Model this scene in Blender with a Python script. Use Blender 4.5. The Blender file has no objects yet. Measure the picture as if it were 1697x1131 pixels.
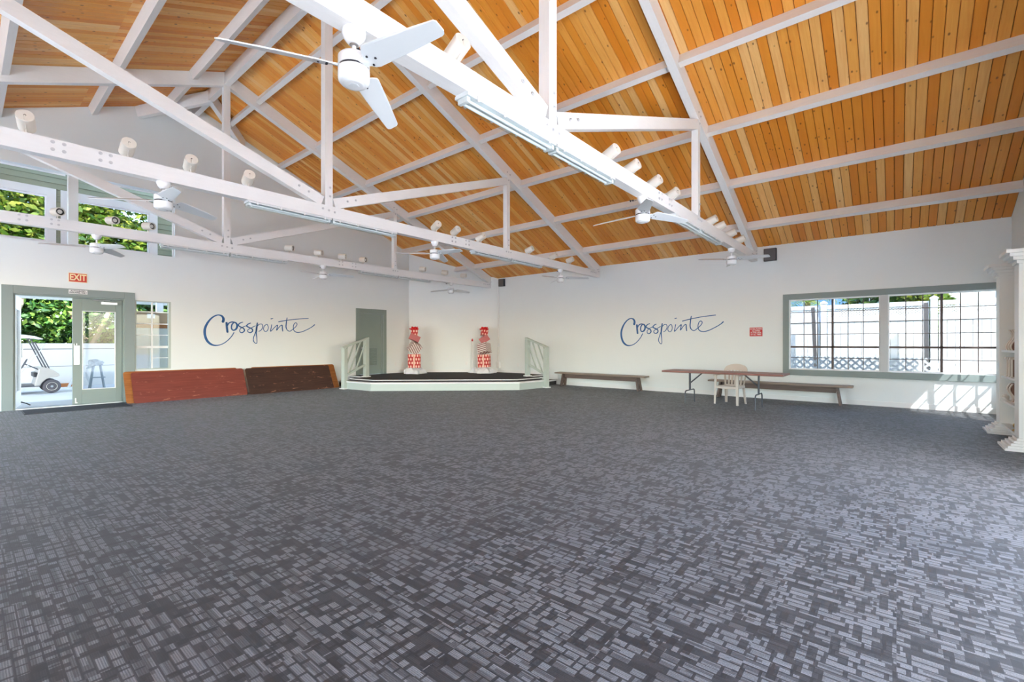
import bpy, bmesh, math, random
from mathutils import Vector, Matrix

# ------------------------------------------------------------------ camera, sky, sun, exposure
SC = bpy.context.scene
COL = SC.collection
cam_d = bpy.data.cameras.new('camera')
cam = bpy.data.objects.new('camera', cam_d)
COL.objects.link(cam)
cam.location = (0, 0, 1.35)
cam.rotation_euler = (math.radians(90), 0, math.radians(39.8337 - 90))
cam_d.sensor_width = 36.0
cam_d.lens = 763.773 / 1697 * 36.0
cam_d.shift_y = 3.94 / 1697
cam_d.clip_end = 300
SC.camera = cam

SC.view_settings.view_transform = 'Standard'
SC.view_settings.look = 'None'
SC.view_settings.gamma = 1.0
SC.view_settings.use_curve_mapping = False
SC.view_settings.exposure = 3.47

world = bpy.data.worlds.new('sky')
SC.world = world
world.use_nodes = True
_nt = world.node_tree
_bg = _nt.nodes['Background']
_sky = _nt.nodes.new('ShaderNodeTexSky')
_sky.sky_type = 'NISHITA'
_sky.sun_disc = False
_sky.sun_elevation = math.radians(48)
_sky.sun_rotation = math.radians(216)
_sky.dust_density = 1.3
_sky.ozone_density = 0.6
_nt.links.new(_sky.outputs[0], _bg.inputs[0])
_bg.inputs[1].default_value = 0.27

SUN_DIR = Vector((0.73, 1.0, -1.396)).normalized()
sun_d = bpy.data.lights.new('sun', 'SUN')
sun_d.energy = 3.0
sun_d.angle = math.radians(0.5)
sun_d.color = (1.0, 0.98, 0.95)
sun = bpy.data.objects.new('sun', sun_d)
COL.objects.link(sun)
sun.rotation_euler = SUN_DIR.to_track_quat('-Z', 'Y').to_euler()
sun.location = (-8, -12, 18)

try:
    SC.cycles.max_bounces = 8
    SC.cycles.diffuse_bounces = 6
    SC.cycles.transparent_max_bounces = 24
    SC.cycles.sample_clamp_indirect = 8.0
    SC.cycles.caustics_reflective = False
    SC.cycles.caustics_refractive = False
except Exception:
    pass

# ------------------------------------------------------------------ helpers
class MB:
    """collects simple shapes; build() links them as ONE mesh object"""
    def __init__(s):
        s.v = []; s.f = []
    def add(s, vs, fs, M=None):
        o = len(s.v)
        for p in vs:
            p = Vector(p)
            s.v.append(tuple(M @ p) if M is not None else tuple(p))
        for q in fs:
            s.f.append(tuple(i + o for i in q))
        return s
    def box(s, x0, x1, y0, y1, z0, z1, M=None):
        vs = [(x0,y0,z0),(x1,y0,z0),(x1,y1,z0),(x0,y1,z0),(x0,y0,z1),(x1,y0,z1),(x1,y1,z1),(x0,y1,z1)]
        fs = [(0,3,2,1),(4,5,6,7),(0,1,5,4),(1,2,6,5),(2,3,7,6),(3,0,4,7)]
        return s.add(vs, fs, M)
    def hexa(s, b, t):
        """b, t: 4 bottom and 4 top corners (ccw seen from above)"""
        return s.add(list(b) + list(t), [(0,3,2,1),(4,5,6,7),(0,1,5,4),(1,2,6,5),(2,3,7,6),(3,0,4,7)])
    def beam(s, a, b, w, h, up=(0,0,1)):
        a = Vector(a); b = Vector(b); d = (b - a).normalized()
        r = d.cross(Vector(up)).normalized(); u = r.cross(d)
        r *= w / 2; u *= h / 2
        vs = [a-r-u, a+r-u, a+r+u, a-r+u, b-r-u, b+r-u, b+r+u, b-r+u]
        return s.add(vs, [(0,1,2,3),(7,6,5,4),(0,4,5,1),(1,5,6,2),(2,6,7,3),(3,7,4,0)])
    def cyl(s, a, b, r0, r1=None, n=16, cap=True):
        r1 = r0 if r1 is None else r1
        a = Vector(a); b = Vector(b); d = (b - a).normalized()
        t = Vector((0,0,1)) if abs(d.z) < .9 else Vector((1,0,0))
        p = d.cross(t).normalized(); q = d.cross(p)
        vs = []
        for c, r in ((a, r0), (b, r1)):
            for i in range(n):
                g = 2*math.pi*i/n
                vs.append(c + (p*math.cos(g) + q*math.sin(g))*r)
        fs = [(i, (i+1) % n, n+(i+1) % n, n+i) for i in range(n)]
        if cap:
            fs.append(tuple(range(n))[::-1]); fs.append(tuple(range(n, 2*n)))
        return s.add(vs, fs)
    def tube(s, pts, r, n=8, cap=True):
        pts = [Vector(p) for p in pts]
        rs = r if isinstance(r, (list, tuple)) else [r]*len(pts)
        vs = []; pr = None
        for i, p in enumerate(pts):
            d = (pts[min(i+1, len(pts)-1)] - pts[max(i-1, 0)]).normalized()
            if pr is None:
                t = Vector((0,0,1)) if abs(d.z) < .9 else Vector((1,0,0))
                pr = d.cross(t).normalized()
            else:
                pr = (pr - d*pr.dot(d)).normalized()
            q = d.cross(pr)
            for k in range(n):
                g = 2*math.pi*k/n
                vs.append(p + (pr*math.cos(g) + q*math.sin(g))*rs[i])
        fs = []
        for i in range(len(pts)-1):
            for k in range(n):
                fs.append((i*n+k, i*n+(k+1) % n, (i+1)*n+(k+1) % n, (i+1)*n+k))
        if cap:
            fs.append(tuple(range(n))[::-1]); m = (len(pts)-1)*n
            fs.append(tuple(range(m, m+n)))
        return s.add(vs, fs)
    def lathe(s, prof, n=24, M=None):
        """prof: (radius, z) list, bottom to top, closed with caps"""
        vs = []; fs = []
        for r, z in prof:
            for i in range(n):
                g = 2*math.pi*i/n
                vs.append((r*math.cos(g), r*math.sin(g), z))
        for j in range(len(prof)-1):
            for i in range(n):
                fs.append((j*n+i, j*n+(i+1) % n, (j+1)*n+(i+1) % n, (j+1)*n+i))
        fs.append(tuple(range(n))[::-1]); m = (len(prof)-1)*n
        fs.append(tuple(range(m, m+n)))
        return s.add(vs, fs, M)
    def prism(s, poly, axis, a0, a1, M=None):
        """extrude a 2D polygon along an axis. axis x: poly=(y,z); y: poly=(x,z); z: poly=(x,y)"""
        def P(u, v, a):
            return (a, u, v) if axis == 'x' else (u, a, v) if axis == 'y' else (u, v, a)
        n = len(poly)
        vs = [P(u, v, a0) for u, v in poly] + [P(u, v, a1) for u, v in poly]
        fs = [tuple(range(n)), tuple(range(n, 2*n))[::-1]]
        fs += [(i, n+i, n+(i+1) % n, (i+1) % n) for i in range(n)]
        return s.add(vs, fs, M)
    def mesh(s, name, mat, smooth=False):
        me = bpy.data.meshes.new(name)
        me.from_pydata(s.v, [], s.f)
        bm = bmesh.new(); bm.from_mesh(me)
        bmesh.ops.recalc_face_normals(bm, faces=bm.faces)
        bm.to_mesh(me); bm.free()
        if mat is not None:
            me.materials.append(mat)
        if smooth:
            for p in me.polygons: p.use_smooth = True
            try: me.set_sharp_from_angle(angle=math.radians(38))
            except Exception: pass
        me.update()
        return me
    def build(s, name, mat, parent=None, smooth=False, bevel=0.0):
        o = bpy.data.objects.new(name, s.mesh(name, mat, smooth))
        COL.objects.link(o)
        if parent is not None: o.parent = parent
        if bevel > 0:
            m = o.modifiers.new('bevel', 'BEVEL'); m.width = bevel; m.segments = 2
            m.limit_method = 'ANGLE'; m.angle_limit = math.radians(40)
        return o

def tag(o, label=None, cat=None, group=None, kind=None):
    if label: o['label'] = label
    if cat: o['category'] = cat
    if group: o['group'] = group
    if kind: o['kind'] = kind
    return o

def thing(name, label, cat, loc=(0,0,0), rz=0.0, group=None):
    o = bpy.data.objects.new(name, None)
    COL.objects.link(o)
    o.empty_display_size = 0.05
    o.location = loc; o.rotation_euler = (0, 0, rz)
    return tag(o, label, cat, group)

def copy_tree(o, parent=None):
    c = o.copy(); COL.objects.link(c)
    c.parent = parent
    for ch in list(o.children):
        copy_tree(ch, c)
    return c

def inst(name, me, parent, loc=(0,0,0), rot=None):
    o = bpy.data.objects.new(name, me); COL.objects.link(o)
    o.parent = parent; o.location = loc
    if rot is not None: o.rotation_euler = rot
    return o

# ------------------------------------------------------------------ materials (procedural)
def srgb(r, g, b):
    f = lambda c: (c/255/12.92 if c/255 <= .04045 else ((c/255+.055)/1.055)**2.4)
    return (f(r), f(g), f(b), 1.0)

def N(nt, t, **kw):
    n = nt.nodes.new(t)
    for k, v in kw.items(): setattr(n, k, v)
    return n

def math_node(nt, op, a, b=None, clamp=False):
    n = N(nt, 'ShaderNodeMath', operation=op); n.use_clamp = clamp
    for i, x in enumerate((a, b)):
        if x is None: continue
        if hasattr(x, 'is_linked'): nt.links.new(x, n.inputs[i])
        else: n.inputs[i].default_value = x
    return n.outputs[0]

def mixcol(nt, fac, a, b, mode='MIX'):
    n = N(nt, 'ShaderNodeMix', data_type='RGBA', blend_type=mode)
    for i, x in ((0, fac), (6, a), (7, b)):
        if hasattr(x, 'is_linked'): nt.links.new(x, n.inputs[i])
        else: n.inputs[i].default_value = x
    return n.outputs[2]

def paint(name, col, rough=0.5, var=0.06, scale=3.0, bump=0.0, bscale=60.0, stretch=None, metal=0.0, spec=0.4):
    """paint / plain surface with faint colour variation and optional fine relief"""
    m = bpy.data.materials.new(name); m.use_nodes = True
    nt = m.node_tree; b = nt.nodes['Principled BSDF']
    b.inputs['Roughness'].default_value = rough
    b.inputs['Metallic'].default_value = metal
    b.inputs['Specular IOR Level'].default_value = spec
    tc = N(nt, 'ShaderNodeTexCoord'); src = tc.outputs['Object']
    if stretch:
        mp = N(nt, 'ShaderNodeMapping'); mp.inputs['Scale'].default_value = stretch
        nt.links.new(src, mp.inputs[0]); src = mp.outputs[0]
    nz = N(nt, 'ShaderNodeTexNoise'); nz.inputs['Scale'].default_value = scale; nz.inputs['Detail'].default_value = 4
    nt.links.new(src, nz.inputs['Vector'])
    c2 = tuple(max(0, c*(1-var*2)) for c in col[:3]) + (1,)
    nt.links.new(mixcol(nt, nz.outputs[0], col, c2), b.inputs['Base Color'])
    if bump > 0:
        n2 = N(nt, 'ShaderNodeTexNoise'); n2.inputs['Scale'].default_value = bscale; n2.inputs['Detail'].default_value = 3
        nt.links.new(src, n2.inputs['Vector'])
        bp = N(nt, 'ShaderNodeBump'); bp.inputs['Strength'].default_value = bump; bp.inputs['Distance'].default_value = 0.01
        nt.links.new(n2.outputs[0], bp.inputs['Height']); nt.links.new(bp.outputs[0], b.inputs['Normal'])
    return m

def wood(name, c1, c2, rough=0.45, axis='x', scale=6.0, scratch=0.0):
    m = bpy.data.materials.new(name); m.use_nodes = True
    nt = m.node_tree; b = nt.nodes['Principled BSDF']; b.inputs['Roughness'].default_value = rough
    tc = N(nt, 'ShaderNodeTexCoord'); mp = N(nt, 'ShaderNodeMapping')
    mp.inputs['Scale'].default_value = {'x': (.6, 9, 9), 'y': (9, .6, 9), 'z': (9, 9, .6)}[axis]
    nt.links.new(tc.outputs['Object'], mp.inputs[0])
    nz = N(nt, 'ShaderNodeTexNoise'); nz.inputs['Scale'].default_value = scale; nz.inputs['Detail'].default_value = 6
    nz.inputs['Distortion'].default_value = .6
    nt.links.new(mp.outputs[0], nz.inputs['Vector'])
    rp = N(nt, 'ShaderNodeValToRGB'); rp.color_ramp.elements[0].position = .3; rp.color_ramp.elements[1].position = .72
    rp.color_ramp.elements[0].color = c1; rp.color_ramp.elements[1].color = c2
    nt.links.new(nz.outputs[0], rp.inputs[0]); out = rp.outputs[0]
    if scratch > 0:
        n2 = N(nt, 'ShaderNodeTexNoise'); n2.inputs['Scale'].default_value = 2.2; n2.inputs['Detail'].default_value = 8; n2.inputs['Roughness'].default_value = .75
        m2 = N(nt, 'ShaderNodeMapping'); m2.inputs['Scale'].default_value = (1.2, 5, 5); m2.inputs['Rotation'].default_value = (0, .12, 0)
        nt.links.new(tc.outputs['Object'], m2.inputs[0]); nt.links.new(m2.outputs[0], n2.inputs['Vector'])
        k = math_node(nt, 'MULTIPLY', math_node(nt, 'GREATER_THAN', n2.outputs[0], .605), scratch)
        out = mixcol(nt, k, out, srgb(205, 150, 120))
    nt.links.new(out, b.inputs['Base Color'])
    return m

def glass(name, tint=(1,1,1,1), rough=0.0):
    m = bpy.data.materials.new(name); m.use_nodes = True
    nt = m.node_tree; nt.nodes.remove(nt.nodes['Principled BSDF'])
    out = nt.nodes['Material Output']
    tr = N(nt, 'ShaderNodeBsdfTransparent'); tr.inputs[0].default_value = tint
    gl = N(nt, 'ShaderNodeBsdfGlossy'); gl.inputs['Roughness'].default_value = rough
    fr = N(nt, 'ShaderNodeFresnel')
    # thin pane: the same outside reflectance from both faces (the node inverts the index on back faces)
    ge = N(nt, 'ShaderNodeNewGeometry')
    ior = math_node(nt, 'ADD', 1.32, math_node(nt, 'MULTIPLY', ge.outputs['Backfacing'], 1/1.32 - 1.32))
    nt.links.new(ior, fr.inputs[0])
    mx = N(nt, 'ShaderNodeMixShader')
    nt.links.new(fr.outputs[0], mx.inputs[0]); nt.links.new(tr.outputs[0], mx.inputs[1]); nt.links.new(gl.outputs[0], mx.inputs[2])
    nt.links.new(mx.outputs[0], out.inputs[0])
    return m

def plank_material():
    """stained tongue-and-groove boards: each board and each bay between purlins its own tone, grain, knots"""
    m = bpy.data.materials.new('ceiling_pine'); m.use_nodes = True
    nt = m.node_tree; b = nt.nodes['Principled BSDF']; b.inputs['Roughness'].default_value = .42
    tc = N(nt, 'ShaderNodeTexCoord'); oi = N(nt, 'ShaderNodeObjectInfo')
    sx = N(nt, 'ShaderNodeSeparateXYZ'); nt.links.new(tc.outputs['Object'], sx.inputs[0])
    bay = math_node(nt, 'FLOOR', math_node(nt, 'DIVIDE', math_node(nt, 'SUBTRACT', sx.outputs[0], .757), 1.552))
    rnd = math_node(nt, 'ADD', math_node(nt, 'MULTIPLY', oi.outputs['Random'], 91.7), math_node(nt, 'MULTIPLY', bay, 13.37))
    wn = N(nt, 'ShaderNodeTexWhiteNoise', noise_dimensions='1D'); nt.links.new(rnd, wn.inputs['W'])
    cb = N(nt, 'ShaderNodeCombineXYZ')
    nt.links.new(math_node(nt, 'MULTIPLY', sx.outputs[0], .55), cb.inputs[0])
    nt.links.new(math_node(nt, 'MULTIPLY', sx.outputs[1], 9.0), cb.inputs[1])
    nt.links.new(math_node(nt, 'MULTIPLY', rnd, 3.1), cb.inputs[2])
    nz = N(nt, 'ShaderNodeTexNoise'); nz.inputs['Scale'].default_value = 3.2; nz.inputs['Detail'].default_value = 5; nz.inputs['Distortion'].default_value = .8
    nt.links.new(cb.outputs[0], nz.inputs['Vector'])
    tone = N(nt, 'ShaderNodeValToRGB'); cr = tone.color_ramp
    cr.elements[0].position = 0.0; cr.elements[0].color = srgb(222, 138, 42)
    cr.elements[1].position = 1.0; cr.elements[1].color = srgb(250, 214, 146)
    e = cr.elements.new(.45); e.color = srgb(234, 160, 60)
    e = cr.elements.new(.75); e.color = srgb(242, 184, 94)
    nt.links.new(wn.outputs['Value'], tone.inputs[0])
    grain = mixcol(nt, math_node(nt, 'MULTIPLY', nz.outputs[0], .70), tone.outputs[0], srgb(206, 118, 28))
    # knots
    cb2 = N(nt, 'ShaderNodeCombineXYZ')
    nt.links.new(math_node(nt, 'MULTIPLY', sx.outputs[0], 2.6), cb2.inputs[0])
    nt.links.new(math_node(nt, 'MULTIPLY', sx.outputs[1], 4.5), cb2.inputs[1])
    nt.links.new(math_node(nt, 'MULTIPLY', rnd, 1.7), cb2.inputs[2])
    vo = N(nt, 'ShaderNodeTexVoronoi'); vo.inputs['Scale'].default_value = 1.9
    nt.links.new(cb2.outputs[0], vo.inputs['Vector'])
    kn = N(nt, 'ShaderNodeValToRGB'); kn.color_ramp.elements[0].position = .07; kn.color_ramp.elements[0].color = (1,1,1,1)
    kn.color_ramp.elements[1].position = .15; kn.color_ramp.elements[1].color = (0,0,0,1)
    nt.links.new(vo.outputs['Distance'], kn.inputs[0])
    col = mixcol(nt, math_node(nt, 'MULTIPLY', kn.outputs[0], .8), grain, srgb(98, 46, 14))
    nt.links.new(col, b.inputs['Base Color'])
    return m

def carpet_material():
    """broken blocks of light and dark yarn, ribbed along y"""
    m = bpy.data.materials.new('carpet_weave'); m.use_nodes = True
    nt = m.node_tree; b = nt.nodes['Principled BSDF']; b.inputs['Roughness'].default_value = .58
    b.inputs['Specular IOR Level'].default_value = .60
    b.inputs['Sheen Weight'].default_value = .06
    b.inputs['Sheen Roughness'].default_value = .4
    tc = N(nt, 'ShaderNodeTexCoord'); sx = N(nt, 'ShaderNodeSeparateXYZ'); nt.links.new(tc.outputs['Object'], sx.inputs[0])
    X, Y = sx.outputs[0], sx.outputs[1]
    def wnoise(a, bb, s=0.0):
        cb = N(nt, 'ShaderNodeCombineXYZ'); nt.links.new(a, cb.inputs[0])
        if bb is not None: nt.links.new(bb, cb.inputs[1])
        cb.inputs[2].default_value = s
        w = N(nt, 'ShaderNodeTexWhiteNoise', noise_dimensions='3D'); nt.links.new(cb.outputs[0], w.inputs['Vector'])
        return w.outputs['Value']
    def frac_edge(q, w, scale):
        """1 inside a cell, 0 within w metres of its edge; q in cell units of size scale"""
        f = math_node(nt, 'FRACT', q)
        d = math_node(nt, 'SUBTRACT', .5, math_node(nt, 'ABSOLUTE', math_node(nt, 'SUBTRACT', f, .5)))
        return math_node(nt, 'GREATER_THAN', math_node(nt, 'MULTIPLY', d, scale), w)
    def cells(U, V, wu, lv, s, gap):
        i = math_node(nt, 'FLOOR', math_node(nt, 'DIVIDE', U, wu))
        off = math_node(nt, 'MULTIPLY', wnoise(i, None, s), 7.0)
        ln = math_node(nt, 'ADD', lv, math_node(nt, 'MULTIPLY', wnoise(i, None, s+1.3), lv*1.3))
        q = math_node(nt, 'DIVIDE', math_node(nt, 'ADD', V, off), ln)
        r = wnoise(i, math_node(nt, 'FLOOR', q), s+2.7)
        inside = math_node(nt, 'MULTIPLY', frac_edge(math_node(nt, 'DIVIDE', U, wu), gap*.5, wu), frac_edge(q, gap, lv*1.6))
        return r, inside
    # the carpet is laid in half-metre tiles: shift the weave from tile to tile
    tx = math_node(nt, 'FLOOR', math_node(nt, 'DIVIDE', X, .5)); ty = math_node(nt, 'FLOOR', math_node(nt, 'DIVIDE', Y, .5))
    X2 = math_node(nt, 'ADD', X, math_node(nt, 'MULTIPLY', wnoise(tx, ty, 80.0), .9))
    Y2 = math_node(nt, 'ADD', Y, math_node(nt, 'MULTIPLY', wnoise(tx, ty, 90.0), .9))
    ra, ia = cells(X2, Y2, .044, .062, 1.0, .008)      # blocks lengthened along y
    rb, ib = cells(Y2, X2, .036, .060, 20.0, .009)     # blocks lengthened along x
    rc, ic = cells(X2, Y2, .017, .16, 40.0, .004)      # thin stripes along y
    nse = N(nt, 'ShaderNodeTexNoise'); nse.inputs['Scale'].default_value = .55; nse.inputs['Detail'].default_value = 2
    nt.links.new(tc.outputs['Object'], nse.inputs['Vector'])
    da = math_node(nt, 'MULTIPLY', ia, math_node(nt, 'GREATER_THAN', ra, .17))
    db = math_node(nt, 'GREATER_THAN', rb, .22)
    dc = math_node(nt, 'GREATER_THAN', rc, .30)
    lvl = math_node(nt, 'ADD', .72, math_node(nt, 'MULTIPLY', ra, .28))
    def soft(v, k): return math_node(nt, 'ADD', 1.0-k, math_node(nt, 'MULTIPLY', v, k))
    lite = math_node(nt, 'MULTIPLY', math_node(nt, 'MULTIPLY', soft(da, .85), soft(db, .85)), math_node(nt, 'MULTIPLY', soft(dc, .55), lvl))
    # ribs
    rib = math_node(nt, 'FRACT', math_node(nt, 'DIVIDE', X, .0085))
    rib = math_node(nt, 'ABSOLUTE', math_node(nt, 'SUBTRACT', rib, .5))
    ribi = math_node(nt, 'FLOOR', math_node(nt, 'DIVIDE', X, .0085))
    ribr = wnoise(ribi, math_node(nt, 'FLOOR', math_node(nt, 'DIVIDE', Y, .22)), 60.0)
    ribv = math_node(nt, 'ADD', .50, math_node(nt, 'MULTIPLY', rib, math_node(nt, 'ADD', .5, math_node(nt, 'MULTIPLY', ribr, 1.0))))
    pile = N(nt, 'ShaderNodeTexNoise'); pile.inputs['Scale'].default_value = 220; nt.links.new(tc.outputs['Object'], pile.inputs['Vector'])
    lite = math_node(nt, 'MULTIPLY', math_node(nt, 'MULTIPLY', lite, ribv), math_node(nt, 'ADD', .35, math_node(nt, 'MULTIPLY', pile.outputs[0], 1.3)))
    lcol = mixcol(nt, nse.outputs[0], srgb(112, 117, 127), srgb(116, 115, 116))
    col = mixcol(nt, lite, srgb(28, 28, 32), lcol)
    nt.links.new(col, b.inputs['Base Color'])
    bp = N(nt, 'ShaderNodeBump'); bp.inputs['Strength'].default_value = .35; bp.inputs['Distance'].default_value = .006
    nt.links.new(lite, bp.inputs['Height']); nt.links.new(bp.outputs[0], b.inputs['Normal'])
    return m

def leaf_material(name, c1, c2, c3):
    m = bpy.data.materials.new(name); m.use_nodes = True
    nt = m.node_tree; b = nt.nodes['Principled BSDF']; b.inputs['Roughness'].default_value = .45
    ge = N(nt, 'ShaderNodeNewGeometry'); rp = N(nt, 'ShaderNodeValToRGB')
    rp.color_ramp.elements[0].color = c1; rp.color_ramp.elements[1].color = c3
    e = rp.color_ramp.elements.new(.5); e.color = c2
    nt.links.new(ge.outputs['Random Per Island'], rp.inputs[0])
    nt.links.new(rp.outputs[0], b.inputs['Base Color'])
    tl = N(nt, 'ShaderNodeBsdfTranslucent'); nt.links.new(rp.outputs[0], tl.inputs[0])
    mx = N(nt, 'ShaderNodeMixShader'); mx.inputs[0].default_value = .35
    nt.links.new(b.outputs[0], mx.inputs[1]); nt.links.new(tl.outputs[0], mx.inputs[2])
    nt.links.new(mx.outputs[0], nt.nodes['Material Output'].inputs[0])
    return m

def dotted_wrap(name, base, dot, scale=16.0, tilt=0.0, stripes=False):
    m = bpy.data.materials.new(name); m.use_nodes = True
    nt = m.node_tree; b = nt.nodes['Principled BSDF']; b.inputs['Roughness'].default_value = .5
    tc = N(nt, 'ShaderNodeTexCoord'); sx = N(nt, 'ShaderNodeSeparateXYZ'); nt.links.new(tc.outputs['Object'], sx.inputs[0])
    u = math_node(nt, 'ADD', sx.outputs[0], math_node(nt, 'MULTIPLY', sx.outputs[1], 1.0))
    if stripes:
        k = math_node(nt, 'FRACT', math_node(nt, 'MULTIPLY', math_node(nt, 'ADD', math_node(nt, 'MULTIPLY', u, .55), sx.outputs[2]), scale))
        f = math_node(nt, 'GREATER_THAN', k, .5)
    else:
        row = math_node(nt, 'FLOOR', math_node(nt, 'MULTIPLY', sx.outputs[2], scale*.72))
        sh = math_node(nt, 'MULTIPLY', math_node(nt, 'MODULO', math_node(nt, 'ADD', row, 40.0), 2.0), .5)
        fu = math_node(nt, 'SUBTRACT', math_node(nt, 'FRACT', math_node(nt, 'ADD', math_node(nt, 'MULTIPLY', u, scale), sh)), .5)
        fv = math_node(nt, 'SUBTRACT', math_node(nt, 'FRACT', math_node(nt, 'MULTIPLY', sx.outputs[2], scale*.72)), .5)
        d = math_node(nt, 'ADD', math_node(nt, 'MULTIPLY', math_node(nt, 'MULTIPLY', fu, fu), 1.6), math_node(nt, 'MULTIPLY', fv, fv))
        f = math_node(nt, 'LESS_THAN', d, .12)
    nt.links.new(mixcol(nt, f, base, dot), b.inputs['Base Color'])
    return m

M = {}
M['wall'] = paint('wall_paint', (.77, .81, .805, 1), .6, .02, 1.2, .06, 180)
M['beam'] = paint('white_timber_paint', (.83, .83, .82, 1), .5, .04, 5.0, .22, 30, (1, 8, 8))
M['post'] = paint('white_post_paint', (.83, .83, .82, 1), .5, .04, 5.0, .18, 30, (8, 8, 1))
M['purlin'] = paint('purlin_paint', (.80, .78, .76, 1), .5, .04, 4.0, .15, 30, (8, 1, 8))
M['trim'] = paint('white_trim', (.80, .81, .80, 1), .45, .03)
M['grey'] = paint('grey_green_paint', srgb(134, 146, 144), .45, .05, 2.5)
M['greydk'] = paint('grey_green_door', srgb(134, 147, 141), .45, .05, 2.5)
M['sage'] = paint('pale_sage_paint', srgb(186, 197, 190), .5, .04, 2.5)
M['fan'] = paint('fan_white', (.82, .83, .83, 1), .25, .01, spec=.6)
M['blade'] = paint('blade_white', (.70, .73, .735, 1), .35, .02)
M['dark'] = paint('dark_plastic', (.03, .03, .035, 1), .5)
M['bolt'] = paint('painted_bolt', (.60, .60, .61, 1), .45)
M['can'] = paint('spot_can', srgb(226, 222, 212), .4)
M['lens'] = paint('spot_lens', srgb(222, 222, 216), .15)
M['black'] = paint('black_ring', (.02, .02, .02, 1), .4)
M['metal'] = paint('brushed_metal', (.55, .56, .57, 1), .35, .05, 40, metal=.9)
M['leg'] = paint('folding_leg_metal', (.07, .08, .095, 1), .4, .05, 20, metal=.2)
M['tray'] = paint('lamp_tray', (.74, .77, .77, 1), .4)
M['tube'] = paint('fluorescent_tube', (.82, .85, .85, 1), .25)
M['diff'] = glass('clear_lamp_cover', (.93, .97, .97, 1), .08)
M['glass'] = glass('window_glass', (.84, .86, .865, 1))
M['glass_tint'] = glass('tinted_window_glass', (.43, .445, .45, 1))
M['glass_soft'] = glass('lightly_tinted_glass', (.52, .535, .54, 1))
M['plank'] = plank_material()
M['deck'] = paint('roof_deck', (.10, .05, .02, 1), .8)
M['carpet'] = carpet_material()
M['stagecarpet'] = paint('stage_carpet', srgb(66, 64, 66), .95, .25, 60, .4, 150)
M['mat'] = paint('door_mat', srgb(58, 64, 70), .95, .2, 80, .3, 200)
M['muntin'] = paint('brown_muntin', srgb(84, 70, 66), .45)
M['mullion'] = paint('pale_mullion', srgb(196, 198, 198), .45)
M['speaker'] = paint('speaker_grey', srgb(96, 92, 92), .6, .05, 90)
M['blue'] = paint('blue_letter_paint', srgb(46, 102, 162), .5, .12, 6)
M['red'] = paint('sign_red', srgb(200, 48, 28), .4)
M['redsign'] = paint('warning_red', srgb(196, 30, 36), .4)
M['cream'] = paint('sign_cream', srgb(246, 226, 176), .4)
M['white'] = paint('plain_white', (.82, .82, .82, 1), .45)
M['signink'] = paint('sign_ink', (.03, .03, .04, 1), .5)
M['redboard'] = wood('red_tabletop', srgb(112, 50, 42), srgb(132, 66, 54), .5, 'x', 3.0, .45)
M['brownboard'] = wood('dark_tabletop', srgb(52, 33, 28), srgb(72, 48, 40), .5, 'x', 3.0, .45)
M['plyedge'] = wood('ply_edge', srgb(150, 92, 44), srgb(205, 150, 90), .5, 'x', 6.0)
M['bench'] = wood('bench_wood', srgb(84, 68, 62), srgb(112, 94, 86), .5, 'y', 4.0)
M['benchtop'] = wood('bench_top_wood', srgb(120, 104, 94), srgb(150, 132, 120), .45, 'y', 4.0)
M['tabletop'] = wood('table_mahogany', srgb(112, 66, 58), srgb(140, 88, 78), .4, 'y', 4.0)
M['chair'] = paint('beige_plastic', srgb(200, 190, 180), .35, .03)
M['bracket'] = wood('bracket_wood', srgb(112, 76, 62), srgb(146, 104, 88), .5, 'z', 5.0)
M['bracketedge'] = paint('bracket_edge', srgb(226, 214, 200), .5)
M['brass'] = paint('brass', (.62, .42, .14, 1), .3, .05, metal=.9)
M['tulle'] = paint('white_tulle', (.80, .82, .86, 1), .8, .05, 12)
M['wrapred'] = dotted_wrap('red_wrap', srgb(186, 40, 40), srgb(240, 196, 176), 11)
M['wrapstripe'] = dotted_wrap('striped_wrap', srgb(150, 110, 110), srgb(232, 224, 218), 13, stripes=True)
M['wrappink'] = dotted_wrap('pink_wrap', srgb(176, 84, 84), srgb(186, 104, 104), 30, stripes=True)
M['bow'] = paint('red_bow', srgb(216, 16, 22), .35)
M['ribbon'] = paint('pink_ribbon', srgb(236, 190, 170), .4)
M['siding'] = paint('sage_siding', srgb(152, 156, 134), .6, .05)
M['concrete'] = paint('concrete_paving', (.60, .61, .61, 1), .9, .1, 1.5, .2, 40)
M['bouncefloor'] = paint('pale_bounce_floor', (.74, .73, .71, 1), .6, .04, 2)  # for the added floor that reflects sunlight up into the hall
M['kerb'] = paint('concrete_step', (.38, .40, .41, 1), .9, .1, 3)
M['vinyl'] = paint('white_vinyl', (.80, .80, .80, 1), .4, .01)
M['grass'] = paint('grass_green', srgb(120, 136, 62), .9, .25, 8)
M['cartbody'] = paint('cart_body', srgb(176, 170, 162), .3)
M['yardwall'] = paint('yard_wall_render', srgb(206, 206, 204), .7, .03, 2)
M['grooveline'] = paint('wall_groove', srgb(120, 120, 120), .7)
M['hedge'] = leaf_material('hedge_leaf', srgb(20, 40, 18), srgb(36, 62, 26), srgb(66, 88, 36))
M['tyre'] = paint('tyre_rubber', srgb(84, 80, 84), .8)
M['rim'] = paint('wheel_rim', srgb(232, 226, 206), .35)
M['steel'] = paint('dark_steel', srgb(92, 92, 96), .4, metal=.4)
M['ladder'] = paint('grey_blue_ladder', srgb(120, 132, 140), .5)
M['cloth'] = paint('crumpled_sheet', srgb(170, 178, 182), .8, .3, 14)
M['box'] = paint('cardboard', srgb(176, 148, 118), .85, .06)
M['orangewood'] = wood('orange_plank', srgb(136, 80, 36), srgb(172, 112, 58), .5, 'x', 4.0)
M['panelwhite'] = paint('cabinet_white', srgb(196, 202, 198), .5, .05)
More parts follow.
